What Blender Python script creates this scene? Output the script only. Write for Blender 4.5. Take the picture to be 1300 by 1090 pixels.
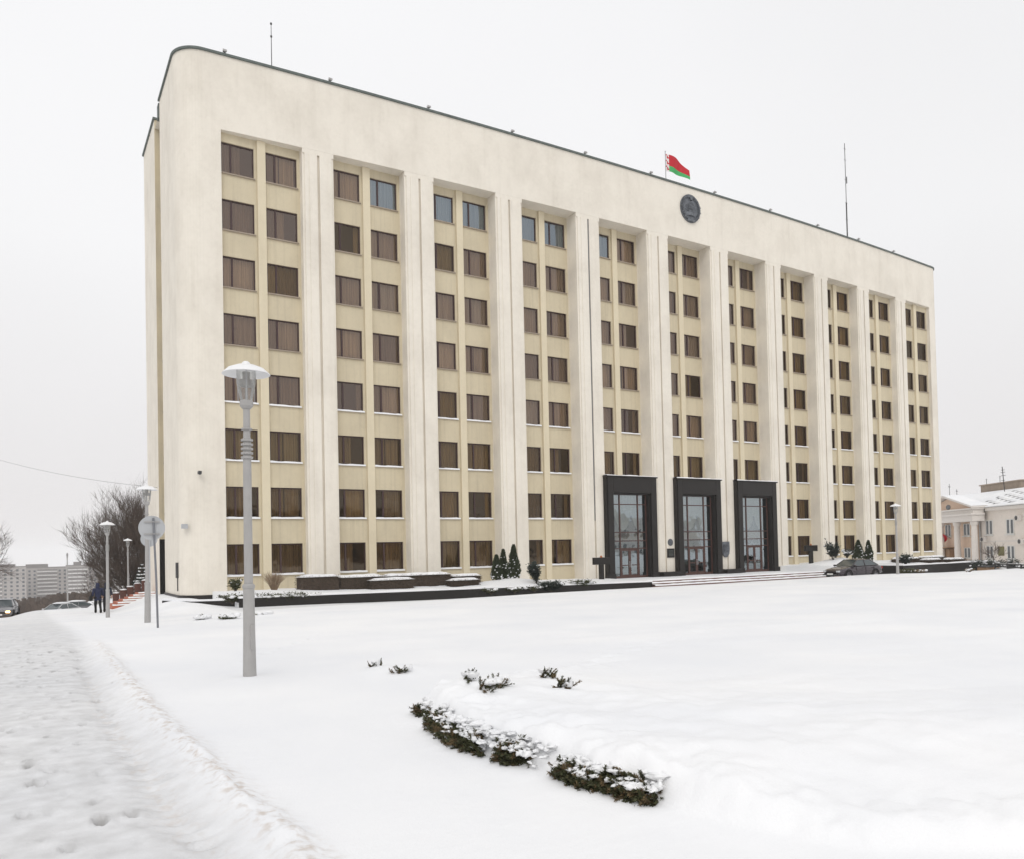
import bpy, math, random
import numpy as np
from mathutils import Vector, Matrix, noise as mnoise
R = math.radians
random.seed(7)
scene = bpy.context.scene
for o in list(bpy.data.objects): bpy.data.objects.remove(o)

# ------------------------------------------------------------------ camera
cd = bpy.data.cameras.new('camera'); cam = bpy.data.objects.new('camera', cd)
scene.collection.objects.link(cam); scene.camera = cam
cd.sensor_fit = 'HORIZONTAL'; cd.sensor_width = 36.0; cd.lens = 36.0 * 993 / 1300
cd.shift_x = 0.0; cd.shift_y = (675.9 - 545) / 1300
cd.clip_start = 0.1; cd.clip_end = 12000
YAW, PITCH, ROLL = 0.554, 0.021, -0.022
CAM = Vector((-45.066, -46.302, 1.043))
fw = Vector((math.sin(YAW)*math.cos(PITCH), math.cos(YAW)*math.cos(PITCH), math.sin(PITCH)))
rt = Vector((math.cos(YAW), -math.sin(YAW), 0)); up = rt.cross(fw)
r2 = rt*math.cos(ROLL) + up*math.sin(ROLL); u2 = -rt*math.sin(ROLL) + up*math.cos(ROLL)
M4 = Matrix((r2, u2, -fw)).transposed().to_4x4(); M4.translation = CAM
cam.matrix_world = M4

# ------------------------------------------------------------------ world: overcast sky
SUN_EL, SUN_ROT = R(38), R(235)
w = bpy.data.worlds.new('World'); scene.world = w; w.use_nodes = True
nt = w.node_tree; nt.nodes.clear(); N = nt.nodes.new; L = nt.links.new
out = N('ShaderNodeOutputWorld'); bg = N('ShaderNodeBackground')
sky = N('ShaderNodeTexSky'); sky.sky_type = 'NISHITA'; sky.sun_disc = False
sky.sun_elevation = SUN_EL; sky.sun_rotation = SUN_ROT; sky.dust_density = 6; sky.air_density = 1.5
hs = N('ShaderNodeHueSaturation'); hs.inputs['Saturation'].default_value = 0.15; hs.inputs['Value'].default_value = 1.0
L(sky.outputs[0], hs.inputs['Color'])
tc = N('ShaderNodeTexCoord'); sep = N('ShaderNodeSeparateXYZ'); L(tc.outputs['Generated'], sep.inputs[0])
ramp = N('ShaderNodeValToRGB'); L(sep.outputs['Z'], ramp.inputs[0])
cr = ramp.color_ramp
cr.elements[0].position = 0.0; cr.elements[0].color = (.770, .742, .738, 1)
cr.elements[1].position = 1.0; cr.elements[1].color = (.93, .93, .95, 1)
e = cr.elements.new(0.10); e.color = (.79, .775, .78, 1)
e = cr.elements.new(0.34); e.color = (.875, .875, .885, 1)
nz = N('ShaderNodeTexNoise'); nz.inputs['Scale'].default_value = 1.6; nz.inputs['Detail'].default_value = 3
L(tc.outputs['Generated'], nz.inputs['Vector'])
mr = N('ShaderNodeMapRange'); mr.inputs[1].default_value = .3; mr.inputs[2].default_value = .7
mr.inputs[3].default_value = .965; mr.inputs[4].default_value = 1.035; L(nz.outputs['Fac'], mr.inputs[0])
mul = N('ShaderNodeVectorMath'); mul.operation = 'SCALE'; L(ramp.outputs[0], mul.inputs[0]); L(mr.outputs[0], mul.inputs['Scale'])
sc = N('ShaderNodeVectorMath'); sc.operation = 'SCALE'; sc.inputs['Scale'].default_value = 10.0; L(mul.outputs[0], sc.inputs[0])
mix = N('ShaderNodeMix'); mix.data_type = 'RGBA'; mix.inputs['Factor'].default_value = 0.95
L(hs.outputs[0], mix.inputs[6]); L(sc.outputs[0], mix.inputs[7])
L(mix.outputs[2], bg.inputs['Color']); bg.inputs['Strength'].default_value = 0.10
L(bg.outputs[0], out.inputs['Surface'])

# soft overcast sun
sd = bpy.data.lights.new('sun', 'SUN'); sd.energy = 0.75; sd.angle = R(35); sd.color = (1.0, .97, .93)
sun = bpy.data.objects.new('sun', sd); scene.collection.objects.link(sun)
# sun stands to the front-left of the facade (behind the camera's left shoulder)
sdir = Vector((-0.45, -0.75, 0.75)).normalized()
sun.rotation_euler = sdir.to_track_quat('Z', 'Y').to_euler()
sky.sun_elevation = math.asin(sdir.z); sky.sun_rotation = math.atan2(sdir.x, sdir.y)

vs = scene.view_settings; vs.view_transform = 'Standard'; vs.look = 'None'; vs.exposure = 0.09; vs.gamma = 1
vs.use_curve_mapping = False
try:
    scene.cycles.max_bounces = 8; scene.cycles.volume_bounces = 3; scene.cycles.transparent_max_bounces = 12
except Exception: pass

# ------------------------------------------------------------------ materials
def mat(name, col, rough=.8, metal=0, spec=.5, var=0, vscale=3.0, bump=0, bscale=20, stretch=None, emit=None, alpha=None, coat=0, detail=5):
    m = bpy.data.materials.new(name); m.use_nodes = True; t = m.node_tree; b = t.nodes['Principled BSDF']
    b.inputs['Base Color'].default_value = (*col, 1); b.inputs['Roughness'].default_value = rough
    b.inputs['Metallic'].default_value = metal; b.inputs['Specular IOR Level'].default_value = spec
    if coat: b.inputs['Coat Weight'].default_value = coat
    if var or bump:
        c = t.nodes.new('ShaderNodeTexCoord'); mp = t.nodes.new('ShaderNodeMapping')
        t.links.new(c.outputs['Object'], mp.inputs[0])
        if stretch: mp.inputs['Scale'].default_value = stretch
    if var:
        n = t.nodes.new('ShaderNodeTexNoise'); n.inputs['Scale'].default_value = vscale; n.inputs['Detail'].default_value = detail
        n.inputs['Roughness'].default_value = .6
        t.links.new(mp.outputs[0], n.inputs['Vector'])
        r = t.nodes.new('ShaderNodeValToRGB'); r.color_ramp.elements[0].position = .3; r.color_ramp.elements[1].position = .7
        r.color_ramp.elements[0].color = tuple(max(0, x*(1-var)) for x in col) + (1,)
        r.color_ramp.elements[1].color = tuple(min(1, x*(1+var)) for x in col) + (1,)
        t.links.new(n.outputs['Fac'], r.inputs[0]); t.links.new(r.outputs[0], b.inputs['Base Color'])
    if bump:
        n2 = t.nodes.new('ShaderNodeTexNoise'); n2.inputs['Scale'].default_value = bscale; n2.inputs['Detail'].default_value = 4
        t.links.new(mp.outputs[0], n2.inputs['Vector'])
        bp = t.nodes.new('ShaderNodeBump'); bp.inputs['Strength'].default_value = bump; bp.inputs['Distance'].default_value = .02
        t.links.new(n2.outputs['Fac'], bp.inputs['Height']); t.links.new(bp.outputs[0], b.inputs['Normal'])
    if emit:
        b.inputs['Emission Color'].default_value = (*emit[:3], 1); b.inputs['Emission Strength'].default_value = emit[3]
    return m

def stucco(name, base, dirt_dark, streak=.5, sx=1.6):
    """plaster with cloudy mottling, vertical rain streaks and a few darker blotches"""
    m = bpy.data.materials.new(name); m.use_nodes = True; t = m.node_tree; b = t.nodes['Principled BSDF']
    n = t.nodes.new; l = t.links.new
    b.inputs['Roughness'].default_value = .9; b.inputs['Specular IOR Level'].default_value = .2
    g = n('ShaderNodeNewGeometry')
    def noise(scale, sc, det=5):
        mp = n('ShaderNodeMapping'); mp.inputs['Scale'].default_value = sc; l(g.outputs['Position'], mp.inputs[0])
        x = n('ShaderNodeTexNoise'); x.inputs['Scale'].default_value = scale; x.inputs['Detail'].default_value = det
        x.inputs['Roughness'].default_value = .62; l(mp.outputs[0], x.inputs['Vector']); return x.outputs['Fac']
    def rng(s, a, b2, lo, hi):
        r = n('ShaderNodeMapRange'); r.inputs[1].default_value = a; r.inputs[2].default_value = b2
        r.inputs[3].default_value = lo; r.inputs[4].default_value = hi; l(s, r.inputs[0]); return r.outputs[0]
    def mth(op, a, c):
        r = n('ShaderNodeMath'); r.operation = op; l(a, r.inputs[0])
        if hasattr(c, 'links'): l(c, r.inputs[1])
        else: r.inputs[1].default_value = c
        return r.outputs[0]
    f1 = rng(noise(.45, (1, 1, .8), 8), .42, .75, 0, 1)
    f2 = rng(noise(1.1, (sx, sx, .12), 5), .5, .8, 0, 1)
    f3 = rng(noise(4.0, (1, 1, 1), 6), .45, .8, 0, .6)
    s = mth('ADD', mth('MULTIPLY', f1, .5), mth('MULTIPLY', f2, streak)); s = mth('ADD', s, mth('MULTIPLY', f3, .35))
    cl = n('ShaderNodeClamp'); l(s, cl.inputs[0])
    mx = n('ShaderNodeMix'); mx.data_type = 'RGBA'; l(cl.outputs[0], mx.inputs['Factor'])
    mx.inputs[6].default_value = (*base, 1); mx.inputs[7].default_value = (*dirt_dark, 1)
    l(mx.outputs[2], b.inputs['Base Color'])
    bp = n('ShaderNodeBump'); bp.inputs['Strength'].default_value = .35; bp.inputs['Distance'].default_value = .015
    l(noise(14, (1, 1, 1), 4), bp.inputs['Height']); l(bp.outputs[0], b.inputs['Normal'])
    return m

M = {}
M['plaster'] = stucco('white_plaster', (.80, .75, .66), (.60, .55, .47), .30)
M['plaster_beige'] = stucco('beige_plaster', (.62, .545, .395), (.46, .40, .29), .55, 4.5)
M['pilaster'] = stucco('pilaster_plaster', (.70, .62, .46), (.57, .50, .36), .3)
M['coping'] = mat('weathered_copper_coping', (.10, .12, .11), .6, var=.2)
M['granite'] = mat('black_granite', (.020, .0175, .016), .45, spec=.28, var=.5, vscale=60, bump=.05)
M['granite_red'] = mat('red_granite', (.16, .085, .07), .6, var=.3, vscale=30)
M['sill'] = mat('beige_metal_sill', (.33, .27, .21), .6)
M['frame'] = mat('maroon_window_frame', (.048, .022, .020), .45)
M['frame_brown'] = mat('brown_door_frame', (.075, .034, .026), .45, var=.2)
M['frame_white'] = mat('white_window_frame', (.7, .7, .68), .5)
M['grey_metal'] = mat('grey_painted_metal', (.36, .35, .34), .5, var=.06, vscale=6, bump=.04)
M['light_metal'] = mat('light_grey_metal', (.42, .43, .44), .45)
M['grey_post'] = mat('weathered_steel_post', (.17, .175, .19), .5, var=.1)
M['dark_metal'] = mat('dark_metal', (.05, .05, .05), .5)
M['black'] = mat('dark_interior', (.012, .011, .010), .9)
M['room'] = mat('office_interior', (.10, .085, .07), .9)
M['lobby'] = mat('pale_lobby_wall', (.12, .115, .10), .9)
M['white_enamel'] = mat('white_enamel', (.8, .8, .8), .35)
M['twig'] = mat('brown_twigs', (.085, .062, .048), .9, var=.3, vscale=5)
M['twig_pale'] = mat('pale_dry_twigs', (.26, .185, .12), .9, var=.3, vscale=5)
M['bark'] = mat('bark', (.075, .06, .048), .95, var=.35, vscale=8, bump=.4)
M['juniper'] = mat('juniper_green', (.062, .066, .026), .8, var=.5, vscale=9)
M['juniper_dry'] = mat('dry_juniper', (.15, .105, .05), .85, var=.4, vscale=9)
M['thuja'] = mat('thuja_green', (.042, .055, .026), .8, var=.45, vscale=6)
M['spruce'] = mat('spruce_green', (.028, .038, .030), .8, var=.4, vscale=5)
M['hedge'] = mat('winter_hedge', (.085, .062, .045), .9, var=.35, vscale=10)
M['sidewalk_red'] = mat('orange_step', (.42, .13, .07), .7, var=.2)
M['brick'] = mat('brown_brick_panel', (.10, .042, .032), .85, var=.3, vscale=12)
M['pink_wall'] = mat('pink_render', (.78, .72, .66), .9, var=.05, vscale=2)
M['peach_wall'] = mat('peach_render', (.68, .51, .39), .9, var=.06, vscale=2)
M['trim'] = mat('white_trim', (.72, .68, .64), .85, var=.04)
M['tan'] = mat('tan_concrete', (.36, .29, .23), .9, var=.12)
M['far_wall'] = mat('far_concrete', (.40, .37, .35), .9, var=.05, vscale=.2)
M['far_dark'] = mat('far_dark_panel', (.22, .20, .19), .9)
M['far_white'] = mat('far_white_balcony', (.62, .60, .58), .9)
M['glass_far'] = mat('distant_window_glass', (.10, .11, .12), .25)
M['flag_red'] = mat('flag_red', (.50, .012, .025), .8)
M['flag_green'] = mat('flag_green', (.06, .40, .12), .8)
M['flag_white'] = mat('flag_white', (.75, .70, .68), .8)
M['emblem'] = mat('grey_bronze', (.13, .14, .155), .45, metal=.3, var=.35, vscale=6)
M['paint_car'] = mat('dark_plum_paint', (.030, .020, .026), .25, coat=.6)
M['paint_white'] = mat('white_car_paint', (.6, .6, .6), .3, coat=.5)
M['paint_grey'] = mat('grey_car_paint', (.16, .16, .17), .3, coat=.5)
M['car_glass'] = mat('car_glass', (.05, .065, .07), .08, spec=.9)
M['tyre'] = mat('tyre_rubber', (.015, .015, .015), .9)
M['rim'] = mat('alloy_rim', (.35, .35, .36), .3, metal=.8)
M['lamp_off'] = mat('headlight_lens', (.55, .57, .58), .1)
M['lamp_lit'] = mat('lit_headlight', (.9, .6, .3), .3, emit=(1.0, .55, .18, 9))
M['red_lens'] = mat('red_tail_lens', (.3, .01, .01), .2)
M['plate'] = mat('number_plate', (.7, .7, .68), .5)
M['navy'] = mat('navy_jacket', (.018, .022, .055), .85, var=.3, vscale=20)
M['dark_cloth'] = mat('black_trousers', (.012, .012, .014), .9)
M['dark_coat'] = mat('dark_blue_coat', (.02, .022, .035), .9)
M['skin'] = mat('skin', (.45, .27, .20), .6)
M['leather'] = mat('brown_leather', (.20, .10, .06), .6)
M['orange'] = mat('orange_emblem', (.42, .14, .05), .6)
M['wood_band'] = mat('orange_wood_band', (.55, .33, .17), .6, var=.15)  # orange timber of the lobby beam
M['curtain_pale'] = mat('pale_swag_curtain', (.55, .53, .47), .9)
M['green_plaque'] = mat('olive_plaque', (.16, .15, .05), .5)
M['wood_pine'] = mat('tan_box', (.30, .19, .11), .8)

def glass(name, tint, refl, rough=.03, base_r=.36):
    m = bpy.data.materials.new(name); m.use_nodes = True; t = m.node_tree; t.nodes.clear(); n = t.nodes.new; l = t.links.new
    o = n('ShaderNodeOutputMaterial'); tr = n('ShaderNodeBsdfTransparent'); gl = n('ShaderNodeBsdfGlossy'); mx = n('ShaderNodeMixShader')
    tr.inputs[0].default_value = (*tint, 1); gl.inputs['Color'].default_value = (*refl, 1); gl.inputs['Roughness'].default_value = rough
    # slightly wavy panes: the normal wanders a little from place to place
    g = n('ShaderNodeNewGeometry'); nz = n('ShaderNodeTexNoise'); nz.inputs['Scale'].default_value = .9; l(g.outputs['Position'], nz.inputs['Vector'])
    bp = n('ShaderNodeBump'); bp.inputs['Strength'].default_value = .25; bp.inputs['Distance'].default_value = .03
    l(nz.outputs['Fac'], bp.inputs['Height']); l(bp.outputs[0], gl.inputs['Normal'])
    lw = n('ShaderNodeLayerWeight'); lw.inputs['Blend'].default_value = .35
    mr = n('ShaderNodeMapRange'); mr.inputs[3].default_value = base_r; mr.inputs[4].default_value = .9; l(lw.outputs['Fresnel'], mr.inputs[0])
    l(mr.outputs[0], mx.inputs[0]); l(tr.outputs[0], mx.inputs[1]); l(gl.outputs[0], mx.inputs[2]); l(mx.outputs[0], o.inputs[0])
    return m
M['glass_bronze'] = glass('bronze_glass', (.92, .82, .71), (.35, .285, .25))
M['glass_bronze_dark_refl'] = glass('bronze_glass_dark_refl', (.84, .72, .53), (.20, .16, .12))  # dark reflection of the houses opposite put into the mirror colour
M['glass_sky_tint'] = glass('sky_tinted_glass', (.60, .66, .70), (.50, .57, .63))  # blue of the reflected sky put into the colour of these panes
M['glass_portal'] = glass('portal_glass', (.80, .84, .82), (.55, .62, .65), .03, .52)
M['glass_lamp'] = glass('clear_lamp_glass', (.93, .93, .91), (.9, .9, .9), .25, .12)

def curtain_mat(name, cols, k=.35):
    m = bpy.data.materials.new(name); m.use_nodes = True; t = m.node_tree; b = t.nodes['Principled BSDF']; n = t.nodes.new; l = t.links.new
    b.inputs['Roughness'].default_value = .95
    g = n('ShaderNodeNewGeometry'); mp = n('ShaderNodeMapping'); mp.inputs['Scale'].default_value = (.31, .0, .303); l(g.outputs['Position'], mp.inputs[0])
    sn = n('ShaderNodeVectorMath'); sn.operation = 'FLOOR'; l(mp.outputs[0], sn.inputs[0])
    wn = n('ShaderNodeTexWhiteNoise'); l(sn.outputs[0], wn.inputs['Vector'])
    r = n('ShaderNodeValToRGB'); r.color_ramp.interpolation = 'LINEAR'
    for i, c in enumerate(cols):
        e = r.color_ramp.elements[i] if i < 2 else r.color_ramp.elements.new(i/(len(cols)-1))
        e.position = i/(len(cols)-1); e.color = (*c, 1)
    l(wn.outputs['Value'], r.inputs[0])
    wv = n('ShaderNodeTexNoise'); wv.inputs['Scale'].default_value = 1; wv.inputs['Detail'].default_value = 2
    m2 = n('ShaderNodeMapping'); m2.inputs['Scale'].default_value = (11, 11, .15); l(g.outputs['Position'], m2.inputs[0]); l(m2.outputs[0], wv.inputs['Vector'])
    mr = n('ShaderNodeMapRange'); mr.inputs[1].default_value = .3; mr.inputs[2].default_value = .7; mr.inputs[3].default_value = 1-k; mr.inputs[4].default_value = 1+k; l(wv.outputs['Fac'], mr.inputs[0])
    s = n('ShaderNodeVectorMath'); s.operation = 'SCALE'; l(r.outputs[0], s.inputs[0]); l(mr.outputs[0], s.inputs['Scale'])
    l(s.outputs[0], b.inputs['Base Color']); return m
M['curtain'] = curtain_mat('beige_office_curtain', [(.19, .14, .10), (.60, .50, .38), (.32, .25, .18), (.72, .60, .45), (.42, .36, .30), (.60, .56, .49)])

def snow_mat(name, path=False):
    m = bpy.data.materials.new(name); m.use_nodes = True; t = m.node_tree; b = t.nodes['Principled BSDF']; n = t.nodes.new; l = t.links.new
    b.inputs['Roughness'].default_value = .75; b.inputs['Specular IOR Level'].default_value = .25
    b.inputs['Subsurface Weight'].default_value = 0
    g = n('ShaderNodeNewGeometry')
    def noise(scale, sc=(1, 1, 1), det=5):
        mp = n('ShaderNodeMapping'); mp.inputs['Scale'].default_value = sc; l(g.outputs['Position'], mp.inputs[0])
        x = n('ShaderNodeTexNoise'); x.inputs['Scale'].default_value = scale; x.inputs['Detail'].default_value = det; l(mp.outputs[0], x.inputs['Vector']); return x.outputs['Fac']
    r = n('ShaderNodeValToRGB'); r.color_ramp.elements[0].position = .3; r.color_ramp.elements[1].position = .7
    r.color_ramp.elements[0].color = (.78, .79, .81, 1); r.color_ramp.elements[1].color = (.87, .87, .87, 1)
    l(noise(.35, det=6), r.inputs[0]); col = r.outputs[0]
    if path:
        at = n('ShaderNodeAttribute'); at.attribute_name = 'dirt_dark'
        mx = n('ShaderNodeMix'); mx.data_type = 'RGBA'; mx.inputs[7].default_value = (.44, .435, .43, 1)
        ns = n('ShaderNodeMapRange'); ns.inputs[1].default_value = .3; ns.inputs[2].default_value = .75; ns.inputs[3].default_value = .35; ns.inputs[4].default_value = 1
        l(noise(5, det=7), ns.inputs[0])
        mm = n('ShaderNodeMath'); mm.operation = 'MULTIPLY'; mm.use_clamp = True; l(at.outputs['Fac'], mm.inputs[0]); l(ns.outputs[0], mm.inputs[1])
        l(mm.outputs[0], mx.inputs['Factor']); l(col, mx.inputs[6]); col = mx.outputs[2]
        at2 = n('ShaderNodeAttribute'); at2.attribute_name = 'soil'
        mx2 = n('ShaderNodeMix'); mx2.data_type = 'RGBA'; mx2.inputs[7].default_value = (.52, .44, .37, 1)
        ns2 = n('ShaderNodeMapRange'); ns2.inputs[1].default_value = .47; ns2.inputs[2].default_value = .68; l(noise(13, det=5), ns2.inputs[0])
        mm2 = n('ShaderNodeMath'); mm2.operation = 'MULTIPLY'; mm2.use_clamp = True; l(at2.outputs['Fac'], mm2.inputs[0]); l(ns2.outputs[0], mm2.inputs[1])
        l(mm2.outputs[0], mx2.inputs['Factor']); l(col, mx2.inputs[6]); col = mx2.outputs[2]
    l(col, b.inputs['Base Color'])
    bp = n('ShaderNodeBump'); bp.inputs['Strength'].default_value = .22; bp.inputs['Distance'].default_value = .03
    l(noise(6, (1,1.6,1), det=8), bp.inputs['Height'])
    bp2 = n('ShaderNodeBump'); bp2.inputs['Strength'].default_value = .25; bp2.inputs['Distance'].default_value = .012
    l(noise(60, det=3), bp2.inputs['Height']); l(bp.outputs[0], bp2.inputs['Normal']); l(bp2.outputs[0], b.inputs['Normal'])
    return m
M['snow'] = snow_mat('snow'); M['snow_ground'] = snow_mat('ground_snow', True)

# ------------------------------------------------------------------ helpers
COL = scene.collection
def empty(name, loc=(0, 0, 0), rz=0):
    o = bpy.data.objects.new(name, None); COL.objects.link(o); o.location = loc; o.rotation_euler = (0, 0, rz); o.empty_display_size = .3
    return o
def tag(o, label=None, cat=None, group=None, kind=None):
    if label: o['label'] = label
    if cat: o['category'] = cat
    if group: o['group'] = group
    if kind: o['kind'] = kind
    return o
class MB:
    def __init__(s): s.v = []; s.f = []; s.m = []
    def add(s, vs, fs, mi=0):
        b = len(s.v); s.v += [tuple(p) for p in vs]; s.f += [tuple(b+i for i in f) for f in fs]; s.m += [mi]*len(fs); return s
    def box(s, x0, x1, y0, y1, z0, z1, mi=0):
        return s.add([(x0,y0,z0),(x1,y0,z0),(x1,y1,z0),(x0,y1,z0),(x0,y0,z1),(x1,y0,z1),(x1,y1,z1),(x0,y1,z1)],
                     [(0,3,2,1),(4,5,6,7),(0,1,5,4),(1,2,6,5),(2,3,7,6),(3,0,4,7)], mi)
    def quad(s, a, b, c, d, mi=0): return s.add([a,b,c,d], [(0,1,2,3)], mi)
    def prism(s, poly, z0, z1, mi=0, caps=True):
        n = len(poly)
        f = [(i,(i+1)%n,n+(i+1)%n,n+i) for i in range(n)]
        if caps: f += [tuple(range(n-1,-1,-1)), tuple(range(n,2*n))]
        return s.add([(x,y,z0) for x,y in poly]+[(x,y,z1) for x,y in poly], f, mi)
    def tube(s, pts, rad, n=6, mi=0, caps=True):
        pts = [Vector(p) for p in pts]; rad = rad if hasattr(rad, '__len__') else [rad]*len(pts)
        vs = []; ref = Vector((0,0,1))
        d0 = (pts[1]-pts[0]).normalized()
        if abs(d0.z) > .9: ref = Vector((1,0,0))
        a = d0.cross(ref).normalized()
        for i,p in enumerate(pts):
            d = (pts[min(i+1,len(pts)-1)]-pts[max(i-1,0)])
            d = d.normalized() if d.length > 1e-9 else d0
            a = (a - d*a.dot(d)); a = a.normalized() if a.length > 1e-6 else d.orthogonal().normalized()
            b = d.cross(a)
            for k in range(n):
                t = 2*math.pi*k/n; vs.append(p + (a*math.cos(t)+b*math.sin(t))*rad[i])
        fs = [(i*n+k, i*n+(k+1)%n, (i+1)*n+(k+1)%n, (i+1)*n+k) for i in range(len(pts)-1) for k in range(n)]
        if caps: fs += [tuple(range(n-1,-1,-1)), tuple((len(pts)-1)*n+k for k in range(n))]
        return s.add(vs, fs, mi)
    def lathe(s, prof, n=24, c=(0,0,0), mi=0):
        vs = [(c[0]+r*math.cos(2*math.pi*k/n), c[1]+r*math.sin(2*math.pi*k/n), c[2]+z) for r,z in prof for k in range(n)]
        fs = [(i*n+k, i*n+(k+1)%n, (i+1)*n+(k+1)%n, (i+1)*n+k) for i in range(len(prof)-1) for k in range(n)]
        return s.add(vs, fs, mi)
    def build(s, name, mats, parent=None, world=False, smooth=False, bevel=0, loc=None):
        me = bpy.data.meshes.new(name); me.from_pydata(s.v, [], s.f)
        if not isinstance(mats, (list, tuple)): mats = [mats]
        for m in mats: me.materials.append(M[m] if isinstance(m, str) else m)
        me.polygons.foreach_set('material_index', s.m)
        if smooth: me.polygons.foreach_set('use_smooth', [True]*len(s.f))
        me.update()
        o = bpy.data.objects.new(name, me); COL.objects.link(o)
        if parent is not None:
            o.parent = parent
            if world:
                q = parent; off = Vector((0,0,0))
                while q is not None: off += q.location; q = q.parent
                o.location = -off
        if loc is not None: o.location = loc
        if bevel:
            b = o.modifiers.new('bevel', 'BEVEL'); b.width = bevel; b.segments = 2; b.limit_method = 'ANGLE'; b.angle_limit = R(40)
        return o
def copy_tree(o, parent=None):
    c = o.copy(); COL.objects.link(c)
    if parent is not None: c.parent = parent
    for ch in list(o.children): copy_tree(ch, c)
    return c

def sstep(a, b, x):
    t = np.clip((x-a)/(b-a), 0, 1); return t*t*(3-2*t)

# value noise in numpy
_rs = np.random.RandomState(3); _tab = _rs.rand(256, 256)
def vn(x, y):
    xi = np.floor(x).astype(int); yi = np.floor(y).astype(int); fx = x-xi; fy = y-yi
    fx = fx*fx*(3-2*fx); fy = fy*fy*(3-2*fy)
    a = _tab[xi % 256, yi % 256]; b = _tab[(xi+1) % 256, yi % 256]; c = _tab[xi % 256, (yi+1) % 256]; d = _tab[(xi+1) % 256, (yi+1) % 256]
    return (a*(1-fx)+b*fx)*(1-fy)+(c*(1-fx)+d*fx)*fy - .5
def fbm(x, y, o=4):
    s = 0; a = 1; f = 1.0
    for i in range(o): s = s + a*vn(x*f+i*17.3, y*f+i*9.1); a *= .5; f *= 2.03
    return s

# ------------------------------------------------------------------ terrain
EDGE = [(-33,-33.9),(-40.7,-38.02),(-41.25,-38.22),(-41.56,-38.55),(-41.67,-39.28),(-41.81,-39.94),(-41.79,-40.67),(-41.69,-41.11),(-41.61,-41.30),(-41.66,-41.67),(-41.55,-42.0),(-41.48,-42.41),(-41.4,-42.87),(-41.1,-43.6),(-40.2,-44.2)]
def edge_dist(x, y):
    """signed distance to the juniper bed's front edge; positive on the bed side (east)"""
    best = np.full(np.shape(x), 1e9); sg = np.zeros(np.shape(x))
    for (x0,y0),(x1,y1) in zip(EDGE[:-1], EDGE[1:]):
        dx, dy = x1-x0, y1-y0; L2 = dx*dx+dy*dy
        t = np.clip(((x-x0)*dx+(y-y0)*dy)/L2, 0, 1); px_, py_ = x-(x0+t*dx), y-(y0+t*dy)
        d = np.hypot(px_, py_); s = np.sign(dx*py_-dy*px_)
        m = d < best; best = np.where(m, d, best); sg = np.where(m, s, sg)
    return best*sg
WALL_L = lambda x: np.interp(x, [-36.5,-30,-18,-9.8], [-1.04,-1.10,-1.22,-1.31])
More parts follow.
